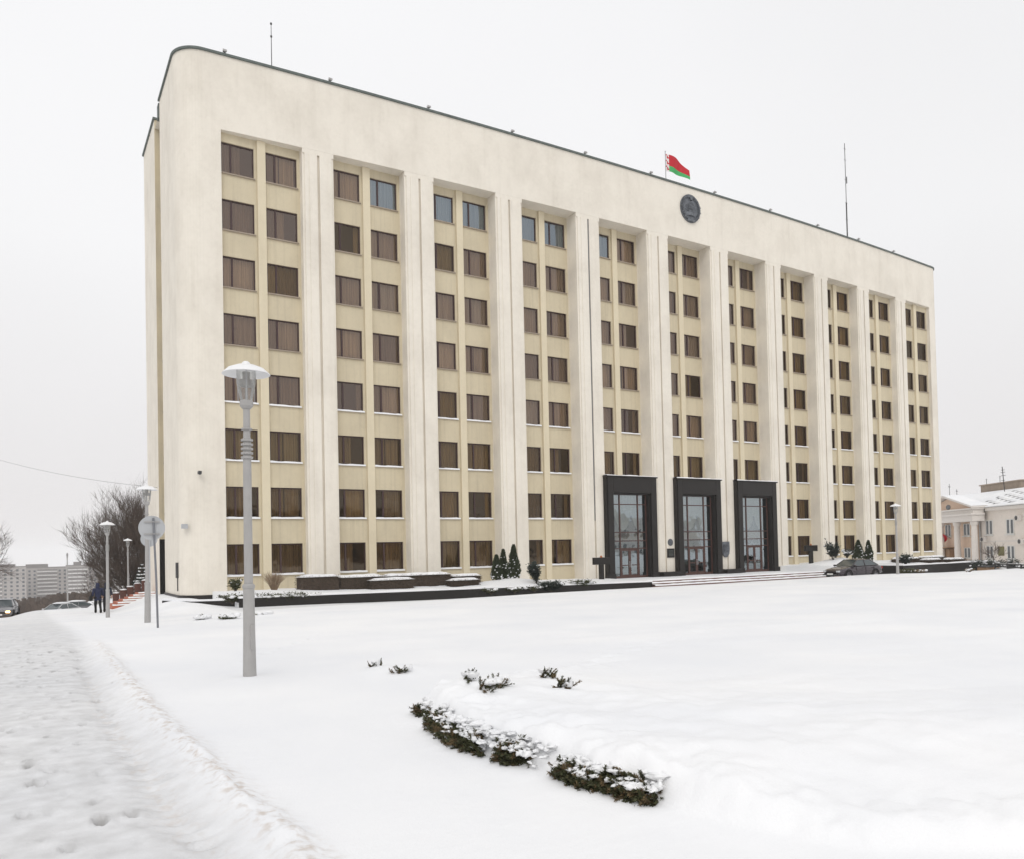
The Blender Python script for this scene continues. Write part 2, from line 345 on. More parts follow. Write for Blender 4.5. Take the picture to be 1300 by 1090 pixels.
def G(x, y, detail=True):
    x = np.asarray(x, float); y = np.asarray(y, float)
    P = np.interp(y, [-60,-40,-34.8,-25,-20,-18.4,-5.4,5.5,23.6,34,41,100,560,4500], [-.76,-.72,-.68,-.85,-1.0,-1.08,-1.72,-2.15,-2.8,-3.5,-4.3,-8,-31,-125])
    P = P - .55*sstep(-44.3,-47.5,x)*sstep(5,22,y)
    F = np.interp(y, [-60,-40,-35,-25,-17,-13.5,-11.3,-7,20,60,120,600,4500], [-.72,-.72,-.69,-.88,-1.06,-1.22,-1.60,-1.68,-1.7,-3.5,-8.5,-32,-125])
    F = F - .17*sstep(3,13,x)*sstep(-34,-22,y)*(1-sstep(-13,-11,y))
    F = F + .16*sstep(-24,-35,x)*sstep(-13,-9,y)*(1-sstep(2,16,y))
    F = F + .27*sstep(-36.0,-37.6,x)*sstep(-6,-1.0,y)*(1-sstep(6,20,y))     # snow lying against the end wall
    t = sstep(-37.7,-41.3,x)
    z = F*(1-t)+P*t
    z = z - 30*sstep(250,900,np.abs(x))*sstep(200, -200, y)*0
    if detail:
        near = np.exp(-((x+45)**2+(y+46)**2)/90.0**2)
        z = z + .06*fbm(x*.12, y*.12, 3)*near + .010*fbm(x*.7+5, y*.7, 3)*near*(x > -43.9)
    # planters and entrance platform
    bank = .10*fbm(x*.9, y*.9, 3)
    zl = WALL_L(x)-.02 + .13*sstep(-6.4,-3,y) + .30*np.exp(-((x+18.6)**2/5+(y+3.6)**2/3.0)) + bank*.6*sstep(-6.5,-5.5,y) + .12*np.exp(-((x+34.5)**2/4+(y+4)**2/4))
    inl = (x > -36.35) & (x < -9.8) & (y > -6.72) & (y < 1)
    z = np.where(inl, zl, z)
    inp = (np.abs(x) <= 9.8) & (y > -6.05) & (y < 1); z = np.where(inp, -1.275+.02*bank, z)
    zr = -1.04 + .12*(x>13.9) + .2*sstep(-9,-4,y) + bank*.8 + .50*np.exp(-((x-13.5)**2/5+(y+4.2)**2/3.0)) + .15*np.exp(-((x-21)**2/9+(y+6)**2/4.0))
    inr = ((x > 9.8) & (x < 13.9) & (y > -6.72) | (x >= 13.9) & (x < 27) & (y > -9.85)) & (y < 1)
    z = np.where(inr, zr, z)
    if detail:
        # juniper bed mound
        d = edge_dist(x, y)
        tl = 1.0
        m = (.03*sstep(-.35,0,d)+.25*sstep(-.01,.22,d))*(1-sstep(1.0,6.5,d))*(1-.5*sstep(-42.3,-43.4,y))*(1-sstep(-41.2,-37.5,x)*sstep(-41,-38.6,y))*tl
        m = m*(1+.28*fbm(x*2.2,y*2.2,3)) + sstep(-.03,.1,d)*(1-sstep(.45,.9,d))*.05*fbm(x*7,y*7,2)*tl
        z = z + np.where((x < -32) & (y < -32), m, 0)
        for (cx, cy, s, h) in MOUNDS: z = z + h*np.exp(-((x-cx)**2+(y-cy)**2)/(2*s*s))
        # shallow drift lines sweeping over the lawn
        z = z + .05*vn(x*.16-y*.05, y*.55+x*.1)*sstep(-42,-36,x)*(y < -13)
        z = z + .02*vn(x*.5-y*.2, y*2.1+x*.4)*sstep(-41.5,-38,x)*(y < -14)*(y > -40)
        z = z + .05*np.abs(fbm(x*2.5,y*2.5,3))*np.exp(-(((x+24)/2.6)**2+((y+31.5)/1.0)**2))
        # path: trodden, ploughed ridge along its edge, tyre groove
        wob = .22*np.interp(y,[-46,-38,-30,-20],[1.3,.6,0,-.4]) + .10*vn(y*.9, y*0+3)
        rx = np.interp(y, [-46,-40.3,-36,-31,-27,-22], [-43.5,-43.80,-43.93,-43.85,-43.78,-43.9])
        u = x-rx+.07*vn(y*2.1,y*0+7); fade = sstep(-24,-29,y)
        z = z + fade*(.050*np.exp(-(u/.13)**2) - .035*np.exp(-((u+.42)/.11)**2) - .05*sstep(-.05,-.4,u))
        z = z + fade*.075*np.abs(fbm(x*5.5,y*4.2,4))*np.exp(-((u-.0)/.16)**2)
        z = z + fade*.018*np.sin(y*34+x*9)*np.exp(-((u+.42)/.12)**2)           # tread print
        pathm = sstep(-.1,-.5,u)*(1-sstep(2.6,3.6,-u))*sstep(12,-15,y)*.8
        z = z + pathm*(.007*fbm(x*4,y*4,4)+.006*fbm(x*14,y*14,2))
        for (cx, cy, a, dp, sc) in STEPS:
            m_ = (np.abs(x-cx) < .4) & (np.abs(y-cy) < .45)
            if m_.any():
                ux = (x-cx)*math.cos(a)+(y-cy)*math.sin(a); uy = -(x-cx)*math.sin(a)+(y-cy)*math.cos(a)
                q = (ux/(.04*sc))**2+(uy/(.12*sc))**2
                z = z + np.where(m_, -dp*np.exp(-np.minimum(q,20)**1.5)+.25*dp*np.exp(-(np.sqrt(np.minimum(q,50))-1.7)**2*3), 0)
    return z
MOUNDS = [(-40.95,-39.0,.34,.09),(-40.9,-38.7,.22,.05),(-39.95,-39.1,.40,.05),(-40.45,-35.6,.35,.08),(-38.3,-19.3,.4,.06),(-40.3,-19.6,.4,.05),(-39.7,-20.3,.4,.05),
          (-42.39,-34.77,.20,.035),(-38.6,-6.0,1.0,.28),(-38.9,-3.6,1.1,.3)]
rs = random.Random(11)
STEPS = []
for lane, n0 in ((-44.5, 46), (-44.85, 46), (-45.25, 46), (-45.75, 30)):
    yy = -43.5
    for i in range(n0):
        yy += rs.uniform(.28,.52); STEPS.append((lane+rs.uniform(-.16,.16)+.08*((i%2)*2-1), yy, rs.uniform(-.35,.35), rs.choice((.012,.022,.04,.06))*rs.uniform(.7,1.2), rs.uniform(.55,.95)))
for i in range(60): STEPS.append((rs.uniform(-46.3,-44.0), rs.uniform(-43,-22), rs.uniform(-1,1), rs.uniform(.02,.05), rs.uniform(.4,.9)))
for i in range(7): STEPS.append((-41.9+i*.5, -32.5+i*.72+.1*(i%2), -.6, .05, 1.2))
gz = lambda x, y: float(G(np.array([x]), np.array([y]), False)[0])
gzd = lambda x, y: float(G(np.array([x]), np.array([y]), True)[0])

def lines(c, lo, hi, s0, k, far=60, kf=.10, extra=()):
    a = [c]; 
    while a[-1] < hi: d = abs(a[-1]-c); a.append(a[-1]+max(s0, (k if d < far else kf)*d))
    b = [c]
    while b[-1] > lo: d = abs(b[-1]-c); b.append(b[-1]-max(s0, (k if d < far else kf)*d))
    r = sorted(set(a+b[1:]))
    r = [v for v in r if all(abs(v-e_) > .03 for e_ in extra)] + list(extra)
    return np.array(sorted(r))
xs = lines(-43.6, -5000, 5000, .030, .016, extra=(-36.36,-36.34,-9.81,-9.79,9.79,9.81,13.89,13.91))
ys = lines(-42.0, -900, 4500, .032, .0095, extra=(-6.73,-6.71,-6.06,-6.04,-9.86,-9.84))
X, Y = np.meshgrid(xs, ys, indexing='ij'); Z = G(X, Y)
nx, ny = X.shape
vsx = np.stack([X, Y, Z], -1).reshape(-1, 3)
i, j = np.meshgrid(np.arange(nx-1), np.arange(ny-1), indexing='ij'); a = (i*ny+j).ravel()
faces = np.stack([a, a+ny, a+ny+1, a+1], -1)
me = bpy.data.meshes.new('snowy_ground'); me.vertices.add(len(vsx)); me.vertices.foreach_set('co', vsx.astype(np.float32).ravel())
me.loops.add(faces.size); me.loops.foreach_set('vertex_index', faces.astype(np.int32).ravel())
me.polygons.add(len(faces)); me.polygons.foreach_set('loop_start', np.arange(0, faces.size, 4, dtype=np.int32))
me.polygons.foreach_set('use_smooth', np.ones(len(faces), bool)); me.update(calc_edges=True); me.validate()
rx = np.interp(Y, [-46,-40.3,-36,-31,-27,-22], [-43.5,-43.80,-43.93,-43.85,-43.78,-43.9])
dirt_dark = sstep(.1,-.5,X-rx)*(1-.5*sstep(-20,10,Y)); dirt_dark = np.maximum(dirt_dark*.68, .5*((Y > -11.3) & (Y < -6.7) & (X > -37) & (X < 40)))  # grey dirt of the packed path and driveway snow
for (cx, cy, a_, dp, sc_) in STEPS:
    if cx > -43.5: continue
    ii = slice(*np.searchsorted(xs, (cx-.3, cx+.3))); jj = slice(*np.searchsorted(ys, (cy-.3, cy+.3)))
    dirt_dark[ii, jj] += 14*dp*np.exp(-((X[ii,jj]-cx)**2/(.06*sc_)**2+(Y[ii,jj]-cy)**2/(.11*sc_)**2))  # prints darkened as well, the deeper the print the more
u_ = X-rx+.0
soil = .7*np.exp(-((u_-.02)/.14)**2)*sstep(-23,-30,Y)+.35*np.exp(-((u_+.42)/.12)**2)*sstep(-28,-36,Y)
for nm, arr in (('dirt_dark', dirt_dark), ('soil', soil)):
    at_ = me.attributes.new(nm, 'FLOAT', 'POINT'); at_.data.foreach_set('value', np.clip(arr, 0, 1.8).astype(np.float32).ravel())
me.materials.append(M['snow_ground'])
ground = bpy.data.objects.new('ground', me); COL.objects.link(ground); tag(ground, kind='structure')

# ------------------------------------------------------------------ the office building
def Dx(x):   # how far the convex screen of piers and frieze stands in front of the flat window wall
    return .25 + 1.02*(1-min(1, abs(x/36.5))**2.3)
ZS, ZR, ZB = 25.32, 29.62, -2.3          # soffit, parapet top, foot
BC = [-33.25,-26.75,-20.12,-13.42,-6.72,.08,6.76,13.35,19.95,26.5,33.0]
HW = 2.30; XL, XR = -37.85, 37.5; RAD = 1.5; YB = 14.2
bld = tag(empty('government_building', (0, 5, -1.7)), 'eight storey pale government office building with bulging front, round crest and black portals', 'building')
# outer wall: end blocks, frieze over the openings, rounded corners
def front_pts(x0, x1, n=6): return [(x0+(x1-x0)*i/n, -Dx(x0+(x1-x0)*i/n)) for i in range(n+1)]
mb = MB()
lc = [(XL, 6.4)] + [(XL+RAD-RAD*math.cos(t), -Dx(XL+RAD)+RAD-RAD*math.sin(t)) for t in [math.pi/2*i/14 for i in range(15)]]
lp = lc + front_pts(XL+RAD, BC[0]-HW, 3)[1:]
rc = [(XR-RAD+RAD*math.sin(t), -Dx(XR-RAD)+RAD-RAD*math.cos(t)) for t in [math.pi/2*i/14 for i in range(15)]] + [(XR, YB)]
rp = front_pts(BC[10]+HW, XR-RAD, 3)[:-1] + rc
def skin(path, z0, z1, nz=1):
    for (xa, ya), (xb, yb) in zip(path[:-1], path[1:]): mb.quad((xa,ya,z0),(xb,yb,z0),(xb,yb,z1),(xa,ya,z1))
skin(lp, ZB, ZR); skin(rp, ZB, ZR)
mid = front_pts(BC[0]-HW, BC[10]+HW, 80); skin(mid, ZS, ZR)
# reveals of the outermost openings and soffits
x = BC[0]-HW; mb.quad((x,-Dx(x),ZB),(x,0.02,ZB),(x,0.02,ZS),(x,-Dx(x),ZS))
x = BC[10]+HW; mb.quad((x,0.02,ZB),(x,-Dx(x),ZB),(x,-Dx(x),ZS),(x,0.02,ZS))
for xa, xb in zip([p[0] for p in mid[:-1]], [p[0] for p in mid[1:]]):
    mb.quad((xa,-Dx(xa),ZS),(xa,.02,ZS),(xb,.02,ZS),(xb,-Dx(xb),ZS))
# roof slab inside the parapet
mb.add([(XL+.02,2,ZR-.6),(XR-.02,2,ZR-.6),(XR-.02,YB,ZR-.6),(XL+.02,YB,ZR-.6)], [(0,1,2,3)])
# rear and rear-left block, recessed strip of the end wall
mb.quad((XR,YB,ZB),(XL,YB,ZB),(XL,YB,ZR),(XR,YB,ZR))
mb.quad((XL,YB,ZB),(XL,8.75,ZB),(XL,8.75,ZR),(XL,YB,ZR))
mb.quad((XL+.75,6.4,ZB),(XL,6.4,ZB),(XL,6.4,ZR),(XL+.75,6.4,ZR))
ow = mb.build('outer_wall', 'plaster', bld, world=True)
mb = MB(); mb.quad((XL+.75,8.75,2.6),(XL+.75,6.4,2.6),(XL+.75,6.4,ZR-1.2),(XL+.75,8.75,ZR-1.2)); mb.box(XL+.76,XL+.9,6.42,8.73,2.4,2.6)
mb.quad((XL,8.75,2.2),(XL+.75,8.75,2.2),(XL+.75,8.75,ZR),(XL,8.75,ZR)); mb.build('stair_strip', 'plaster_beige', bld, world=True)
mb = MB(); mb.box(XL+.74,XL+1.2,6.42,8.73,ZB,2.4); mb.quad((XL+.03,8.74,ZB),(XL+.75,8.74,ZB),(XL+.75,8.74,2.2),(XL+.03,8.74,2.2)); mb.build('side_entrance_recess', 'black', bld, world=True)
for k in range(8):
    z = 2.0+3.3*k+1.9
    if z > 26: break
    mb = MB(); mb.box(XL+.70,XL+.80,6.7,8.45,z,z+1.5); mb.box(XL+.30,XL+.76,6.9,8.7,z-.12,z)
    mb.build('stair_window', 'frame', bld, world=True)
# coping: a dark overhanging strip along the whole roof line (two lengths, with the notch at the stair strip)
def offset_path(path, d):
    o = []
    for i, p in enumerate(path):
        a = Vector(path[max(0,i-1)]); b = Vector(path[min(len(path)-1,i+1)]); t = (b-a).normalized(); o.append((p[0]+t.y*d, p[1]-t.x*d))
    return o
full = lp + mid[1:-1] + rp
mb = MB(); op = offset_path(full, .10); ip = offset_path(full, -.45)
for q in range(len(full)-1):
    a0, a1, b0, b1 = op[q], op[q+1], ip[q], ip[q+1]
    for (p, r_, z0, z1) in ((a0,a1,ZR+.002,ZR+.13),): mb.quad((*p,z0),(*r_,z0),(*r_,z1),(*p,z1))
    mb.quad((*a0,ZR+.13),(*a1,ZR+.13),(*b1,ZR+.15),(*b0,ZR+.15)); mb.quad((*a1,ZR+.002),(*a0,ZR+.002),(*b0,ZR+.002),(*b1,ZR+.002)); mb.quad((*b1,ZR+.002),(*b0,ZR+.002),(*b0,ZR+.15),(*b1,ZR+.15))
mb.box(XL-.1,XL+.4,8.65,YB+.1,ZR+.002,ZR+.13); mb.box(XL+.41,XR,YB-.3,YB+.1,ZR+.002,ZR+.13)
mb.box(XL-.06,XL+.5,6.45,7.0,ZR-.95,ZR-.05)
mb.build('roof_coping', 'coping', bld, world=True)
# beige window wall with openings
WX = [(-2.26,-.41),(.27,2.12)]; WH = 1.78
def zrow(r): return 3.3*r-.09
mb = MB()
rv = .20
for k, c in enumerate(BC):
    portal = k in (4,5,6)
    z0b = 6.2 if portal else ZB
    rows = [r for r in range(8) if not (portal and r < 2)]
    xc = [c-HW-.05, c+WX[0][0], c+WX[0][1], c+WX[1][0], c+WX[1][1], c+HW+.05]
    zc = [z0b]
    for r in rows: zc += [zrow(r), zrow(r)+WH]
    zc.append(ZS+.02)
    for ix in range(5):
        for iz in range(len(zc)-1):
            if ix in (1,3) and iz % 2 == 1:
                xa, xb, za, zb = xc[ix], xc[ix+1], zc[iz], zc[iz+1]
                mb.quad((xa,0,za),(xa,rv,za),(xa,rv,zb),(xa,0,zb)); mb.quad((xb,rv,za),(xb,0,za),(xb,0,zb),(xb,rv,zb))
                mb.quad((xa,0,zb),(xa,rv,zb),(xb,rv,zb),(xb,0,zb)); mb.quad((xa,rv,za),(xa,0,za),(xb,0,za),(xb,rv,za))
                continue
            mb.quad((xc[ix],0,zc[iz]),(xc[ix+1],0,zc[iz]),(xc[ix+1],0,zc[iz+1]),(xc[ix],0,zc[iz+1]))
mb.build('window_wall', 'plaster_beige', bld, world=True)
# dark rooms behind the windows: one long shell, floors between storeys
mb = MB(); mb.quad((-36.5,1.5,ZB),(36,1.5,ZB),(36,1.5,26),(-36.5,1.5,26))
for r in range(9): mb.box(-36.4,35.9,.22,1.49,3.3*r-1.0 if r else -1.2,3.3*r-.7 if r else -.9)
for k in range(12):
    xx = (BC[k]-3.31) if k < 11 else BC[10]+3.31
    mb.box(max(-36.4,xx-.05),min(35.9,xx+.05),.23,1.48,ZB,25.8)
mb.build('rooms', 'room', bld, world=True)
for k, c in enumerate(BC):
    mb = MB(); z0 = 6.35 if k in (4,5,6) else ZB
    mb.prism([(c-.25,-.004),(c-.25,-.15),(c+.24,-.15),(c+.24,-.004)], z0, ZS-.01)
    mb.build('pilaster', 'pilaster', bld, world=True, bevel=.015)
# piers
for k in range(10):
    xa, xb = BC[k]+HW, BC[k+1]-HW; cx = (xa+xb)/2; gw = .075; gd = .13
    def yf(x_, d=0): return -Dx(x_)+d
    poly = [(xa,.03),(xa,yf(xa,.07)),(xa+.13,yf(xa+.13,.07)),(xa+.13,yf(xa+.13)),(xa+.40,yf(xa+.4)),(xa+.40,yf(xa+.4,-.035)),(cx-gw,yf(cx-gw,-.035)),(cx-gw,yf(cx-gw,gd)),
            (cx+gw,yf(cx+gw,gd)),(cx+gw,yf(cx+gw,-.035)),(xb-.40,yf(xb-.4,-.035)),(xb-.40,yf(xb-.4)),(xb-.13,yf(xb-.13)),(xb-.13,yf(xb-.13,.07)),(xb,yf(xb,.07)),(xb,.03)]
    mb = MB(); mb.prism(poly[::-1], ZB, ZS-.28)
    # head of the pier, flush with the frieze face, closes the groove
    mb.prism([(xa,.03),(xa,yf(xa,.004)),(xb,yf(xb,.004)),(xb,.03)][::-1], ZS-.279, ZS-.003)
    mb.build('pier', 'plaster', bld, world=True)
mb = MB(); xg = (BC[3]+BC[4])/2+.02; mb.tube([(xg,-Dx(xg)+.02,ZS-.3),(xg,-Dx(xg)+.02,6.0),(xg,-Dx(xg)+.02,3.0)], .028, 6); mb.build('drainpipe', 'grey_post', bld, world=True)

# ---- windows
def curtain_mb(kind, w, h, rnd):
    m = MB(); spans = {0: [(0,1)], 1: [(0,.30),(.42,1)], 2: [(0,.62)], 3: [(.34,1)], 4: [(0,.16),(.82,1)], 5: [(0,1)], 6: [(.0,.45),(.5,.95)]}[kind]
    for a, b in spans:
        n = max(4, int((b-a)*26)); xsn = [-w/2+w*(a+(b-a)*i/n) for i in range(n+1)]
        ysn = [.42+.03*math.sin(i*1.9+rnd)+.015*math.sin(i*.7) for i in range(n+1)]
        for i in range(n): m.quad((xsn[i],ysn[i],.03),(xsn[i+1],ysn[i+1],.03),(xsn[i+1],ysn[i+1],h+.1),(xsn[i],ysn[i],h+.1))
    return m
def frame_mb(w, h, side):
    m = MB(); t = .07; mx = -w/2 + w*(.30 if side else .29)
    for x0, x1, z0, z1 in ((-w/2,w/2,0,t),(-w/2,w/2,h-t,h),(-w/2,-w/2+t,t,h-t),(w/2-t,w/2,t,h-t),(mx-.055,mx+.055,t,h-t)):
        m.box(x0,x1,.09,.17,z0,z1)
    return m
def pane_mb(w, h): m = MB(); m.quad((-w/2+.05,.13,.05),(w/2-.05,.13,.05),(w/2-.05,.13,h-.05),(-w/2+.05,.13,h-.05)); return m
def sill_mb(w): m = MB(); m.box(-w/2-.06,w/2+.06,-.10,.085,-.07,-.004); return m
def snowsill_mb(w, s):
    m = MB(); rr = random.Random(s); n = 8
    top = [(-w/2-.05+(w+.1)*i/n, rr.uniform(.025,.075)) for i in range(n+1)]
    for (xa, za), (xb, zb) in zip(top[:-1], top[1:]):
        m.add([(xa,-.11,-.07),(xb,-.11,-.07),(xb,-.10,zb*.6),(xa,-.10,za*.6),(xa,.085,za),(xb,.085,zb)], [(0,1,2,3),(3,2,5,4)])
    return m
W = WX[1][1]-WX[1][0]
blue = {(0,1,7):0,(1,1,7):1,(2,0,7):1,(2,1,7):1,(3,0,7):1,(3,1,7):1,(4,0,7):1,(4,0,4):0}
jobs = []
for k in range(11):
    for s in (0,1):
        for r in range(8):
            if k in (4,5,6) and r < 2: continue
            rr = random.Random(k*100+s*10+r)
            cur = rr.choice([0,0,1,5,1,2,3,4,6,0]) if r > 2 else rr.choice([0,1,2,3,4,4,5,6])
            g = 'glass_sky_tint' if blue.get((k,s,r)) else ('glass_bronze_dark_refl' if r < 3 or k > 6 or rr.random() < .12 else 'glass_bronze')
            jobs.append((k,s,r,cur,g))
mesh_cache = {}
def shared(key, fn, mats):
    if key not in mesh_cache:
        o = fn().build(key[0], mats); mesh_cache[key] = o.data; bpy.data.objects.remove(o)
    return mesh_cache[key]
def mk(name, me, parent, loc=(0,0,0)):
    o = bpy.data.objects.new(name, me); COL.objects.link(o); o.parent = parent; o.location = loc; return o
boff = bld.location
rest = MB(); RM = ['frame','glass_bronze','glass_bronze_dark_refl','glass_sky_tint','curtain','sill','snow']
for n_, (k,s,r,cur,g) in enumerate(jobs):
    cx = BC[k]+(WX[s][0]+WX[s][1])/2; z = zrow(r)
    snowy = r < 4
    if n_ < 100:
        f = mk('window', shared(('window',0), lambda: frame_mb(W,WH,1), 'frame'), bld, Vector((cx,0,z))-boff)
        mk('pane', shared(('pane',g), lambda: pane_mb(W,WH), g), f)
        mk('curtain', shared(('curtain',cur), lambda: curtain_mb(cur,W,WH,cur*1.3), 'curtain'), f)
        mk('sill', shared(('sill',0), lambda: sill_mb(W), 'sill'), f)
        if snowy: mk('snow', shared(('snow',r%4), lambda: snowsill_mb(W,r), 'snow'), f)
    else:
        for m_, mi in ((frame_mb(W,WH,1),0),(pane_mb(W,WH),RM.index(g)),(curtain_mb(cur,W,WH,cur*1.3),4),(sill_mb(W),5))+(((snowsill_mb(W,r),6),) if snowy else ()):
            rest.add([(p[0]+cx,p[1],p[2]+z) for p in m_.v], m_.f, mi)
tag(rest.build('window', RM, bld, world=True), kind='stuff')

# ---- entrance portals
for k in (4,5,6):
    c = (-6.82,.05,6.75)[k-4]; yp = -Dx(c)-.42; oh, ih = 2.44, 1.72; z0, z1, zi = -1.32, 6.3, 4.95; yg = yp+.55
    mb = MB()
    for sgn in (-1,1):
        xo, xi = c+sgn*oh, c+sgn*ih
        m1 = c+sgn*(oh-.10); m2 = c+sgn*(ih+.10)
        def bx(xa,xb,ya,yb,za,zb): mb.box(min(xa,xb),max(xa,xb),ya,yb,za,zb)
        bx(xo,m1,yp+.08,.1,z0,z1-.1); bx(m1,m2,yp,.09,z0,z1-.1); bx(m2,xi,yp+.14,.08,z0,zi+.1)
        bx(xo+sgn*.05,m2-sgn*.04,yp-.05,yp+.3,z0,z0+.42); bx(xo,xi,yp-.07,yp+.2,z0-.5,z0-.01)
    mb.box(c-ih-.10,c+ih+.10,yp+.003,.07,zi+.1,z1-.101); mb.box(c-ih,c+ih,yp+.14,.06,zi,zi+.1)
    mb.box(c-oh-.02,c+oh+.02,yp-.06,.12,z1-.1,z1)
    P = mb.build('entrance_portal', 'granite', bld, world=True, bevel=.02)
    # snow on the lintel
    mb = MB(); n = 14; rr = random.Random(k)
    pts = [(c-oh+2*oh*i/n, z1+rr.uniform(.05,.11)) for i in range(n+1)]
    for (xa,za),(xb,zb) in zip(pts[:-1],pts[1:]):
        mb.add([(xa,yp-.04,z1+.002),(xb,yp-.04,z1+.002),(xb,yp,zb-.02),(xa,yp,za-.02),(xb,.1,zb+.05),(xa,.1,za+.05)], [(0,1,2,3),(3,2,4,5)])
    mb.build('snow', 'snow', P, world=True, smooth=True)
    # glazing frame
    mb = MB(); t = .045
    xsv = [c-ih, c-ih+.84, c+ih-.84, c+ih]; zt = [z0+.02, .93, 1.49, 2.14, 4.22, zi]
    for xv in (xsv[0]+t, xsv[1], xsv[2], xsv[3]-t): mb.box(xv-t,xv+t,yg-.05,yg+.05,z0,zi)
    for zz in zt[1:]: 
        for xa, xb in zip(xsv[:-1], xsv[1:]): mb.box(xa+t,xb-t,yg-.045,yg+.045,zz-t*.8,zz+t*.8)
    for xa, xb in ((xsv[0],xsv[1]),(xsv[2],xsv[3])): mb.box(xa+t,xb-t,yg-.04,yg+.04,z0,z0+.22)
    mb.build('glazing_frame', 'frame_brown', P, world=True)
    mb = MB()
    for za, zb in zip(zt[:-1], zt[1:]):
        for q, (xa, xb) in enumerate(zip(xsv[:-1], xsv[1:])):
            if q == 1 and za < .9: continue
            mb.quad((xa,yg,za),(xb,yg,za),(xb,yg,zb),(xa,yg,zb))
    mb.build('glass', 'glass_portal', P, world=True)
    for sgn in (-1,1):    # two door leaves
        xa, xb = (xsv[1]+t, c-.01) if sgn < 0 else (c+.01, xsv[2]-t)
        mb = MB(); fr = .11
        mb.box(xa,xa+fr,yg-.03,yg+.03,z0+.02,.88,0); mb.box(xb-fr,xb,yg-.03,yg+.03,z0+.02,.88,0)
        mb.box(xa+fr,xb-fr,yg-.03,yg+.03,z0+.02,z0+.30,0); mb.box(xa+fr,xb-fr,yg-.03,yg+.03,.76,.88,0); mb.box(xa+fr,xb-fr,yg-.028,yg+.028,-.35,-.28,0)
        mb.quad((xa+fr,yg,z0+.3),(xb-fr,yg,z0+.3),(xb-fr,yg,.76),(xa+fr,yg,.76),1)
        hx = xb-.05 if sgn < 0 else xa+.05
        mb.tube([(hx,yg-.03,-.45),(hx,yg-.09,-.45),(hx,yg-.09,-.05),(hx,yg-.03,-.05)], .015, 5, 2)
        mb.build('door', ['frame_brown','glass_portal','light_metal'], P, world=True)
    # lobby seen through the glass: back wall, floor, wood band, swag curtains
    mb = MB(); mb.quad((c-ih-.4,yg+2.6,z0),(c+ih+.4,yg+2.6,z0),(c+ih+.4,yg+2.6,zi+.3),(c-ih-.4,yg+2.6,zi+.3)); mb.quad((c-ih-.4,yg+.06,z0),(c+ih+.4,yg+.06,z0),(c+ih+.4,yg+2.6,z0),(c-ih-.4,yg+2.6,z0))
    mb.build('lobby', 'lobby', P, world=True)
    mb = MB(); mb.box(c-ih+.03,c+ih-.03,yg+.35,yg+.5,1.55,2.08); mb.build('lobby_beam', 'wood_band', P, world=True)
    mb = MB(); n = 26
    for q in range(n):
        def ct(u): 
            xx = c-ih+.05+(2*ih-.1)*u; dip = abs(math.sin(math.pi*(u*2+.5)))
            return xx, 2.3+.9*(1-dip)+.5*(1-dip)**3, yg+.7+.05*math.sin(u*70)
        (xa,za,ya),(xb,zb,yb) = ct(q/n), ct((q+1)/n)
        mb.quad((xa,ya,za),(xb,yb,zb),(xb,yb,zi),(xa,ya,zi))
    mb.build('curtain', 'curtain_pale', P, world=True)
# doorstep plinths between the portals, plaques, lions' place left plain
for xa, xb in ((BC[4]+2.48,BC[5]-2.48),(BC[5]+2.48,BC[6]-2.48)):
    mb = MB(); mb.box(xa,xb,-2.0,-.9,-1.9,-.98); mb.box(xa+.02,xb-.02,-1.9,-.9,-.979,-.93); mb.build('plinth', 'granite', bld, world=True, bevel=.02)
xq = (BC[4]+BC[5])/2+.45; yq = -Dx(xq)-.04
mb = MB(); mb.box(xq-.36,xq+.36,yq-.06,yq-.0,.15,.85); mb.box(xq-.32,xq+.32,yq-.075,yq-.06,.19,.81,1)
for i in range(5): mb.box(xq-.25,xq+.25,yq-.085,yq-.075,.28+.1*i,.31+.1*i,2)
tag(mb.build('plaque', ['granite','granite','coping'], bld, world=True), 'square dark nameplate between the first two portals')
def oval(mb, cx, y0, y1, cz, rx_, rz_, n=32, mi=0, pw=1):
    v = [(cx+rx_*math.cos(2*math.pi*i/n), y, cz+rz_*math.sin(2*math.pi*i/n)) for y in (y1,y0) for i in range(n)]
    mb.add(v, [(i,(i+1)%n,n+(i+1)%n,n+i) for i in range(n)]+[tuple(range(n,2*n))[::1]], mi)
def star(mb, cx, y0, y1, cz, r_, mi=0, k=5):
    v = []
    for y in (y1, y0):
        for i in range(2*k):
            a = math.pi/2+math.pi*i/k; q = r_ if i % 2 == 0 else r_*.42; v.append((cx+q*math.cos(a), y, cz+q*math.sin(a)))
    n = 2*k; mb.add(v+[(cx, y0-.03*r_, cz)], [(i,(i+1)%n,n+(i+1)%n,n+i) for i in range(n)]+[(n+i,n+(i+1)%n,2*n) for i in range(n)], mi)
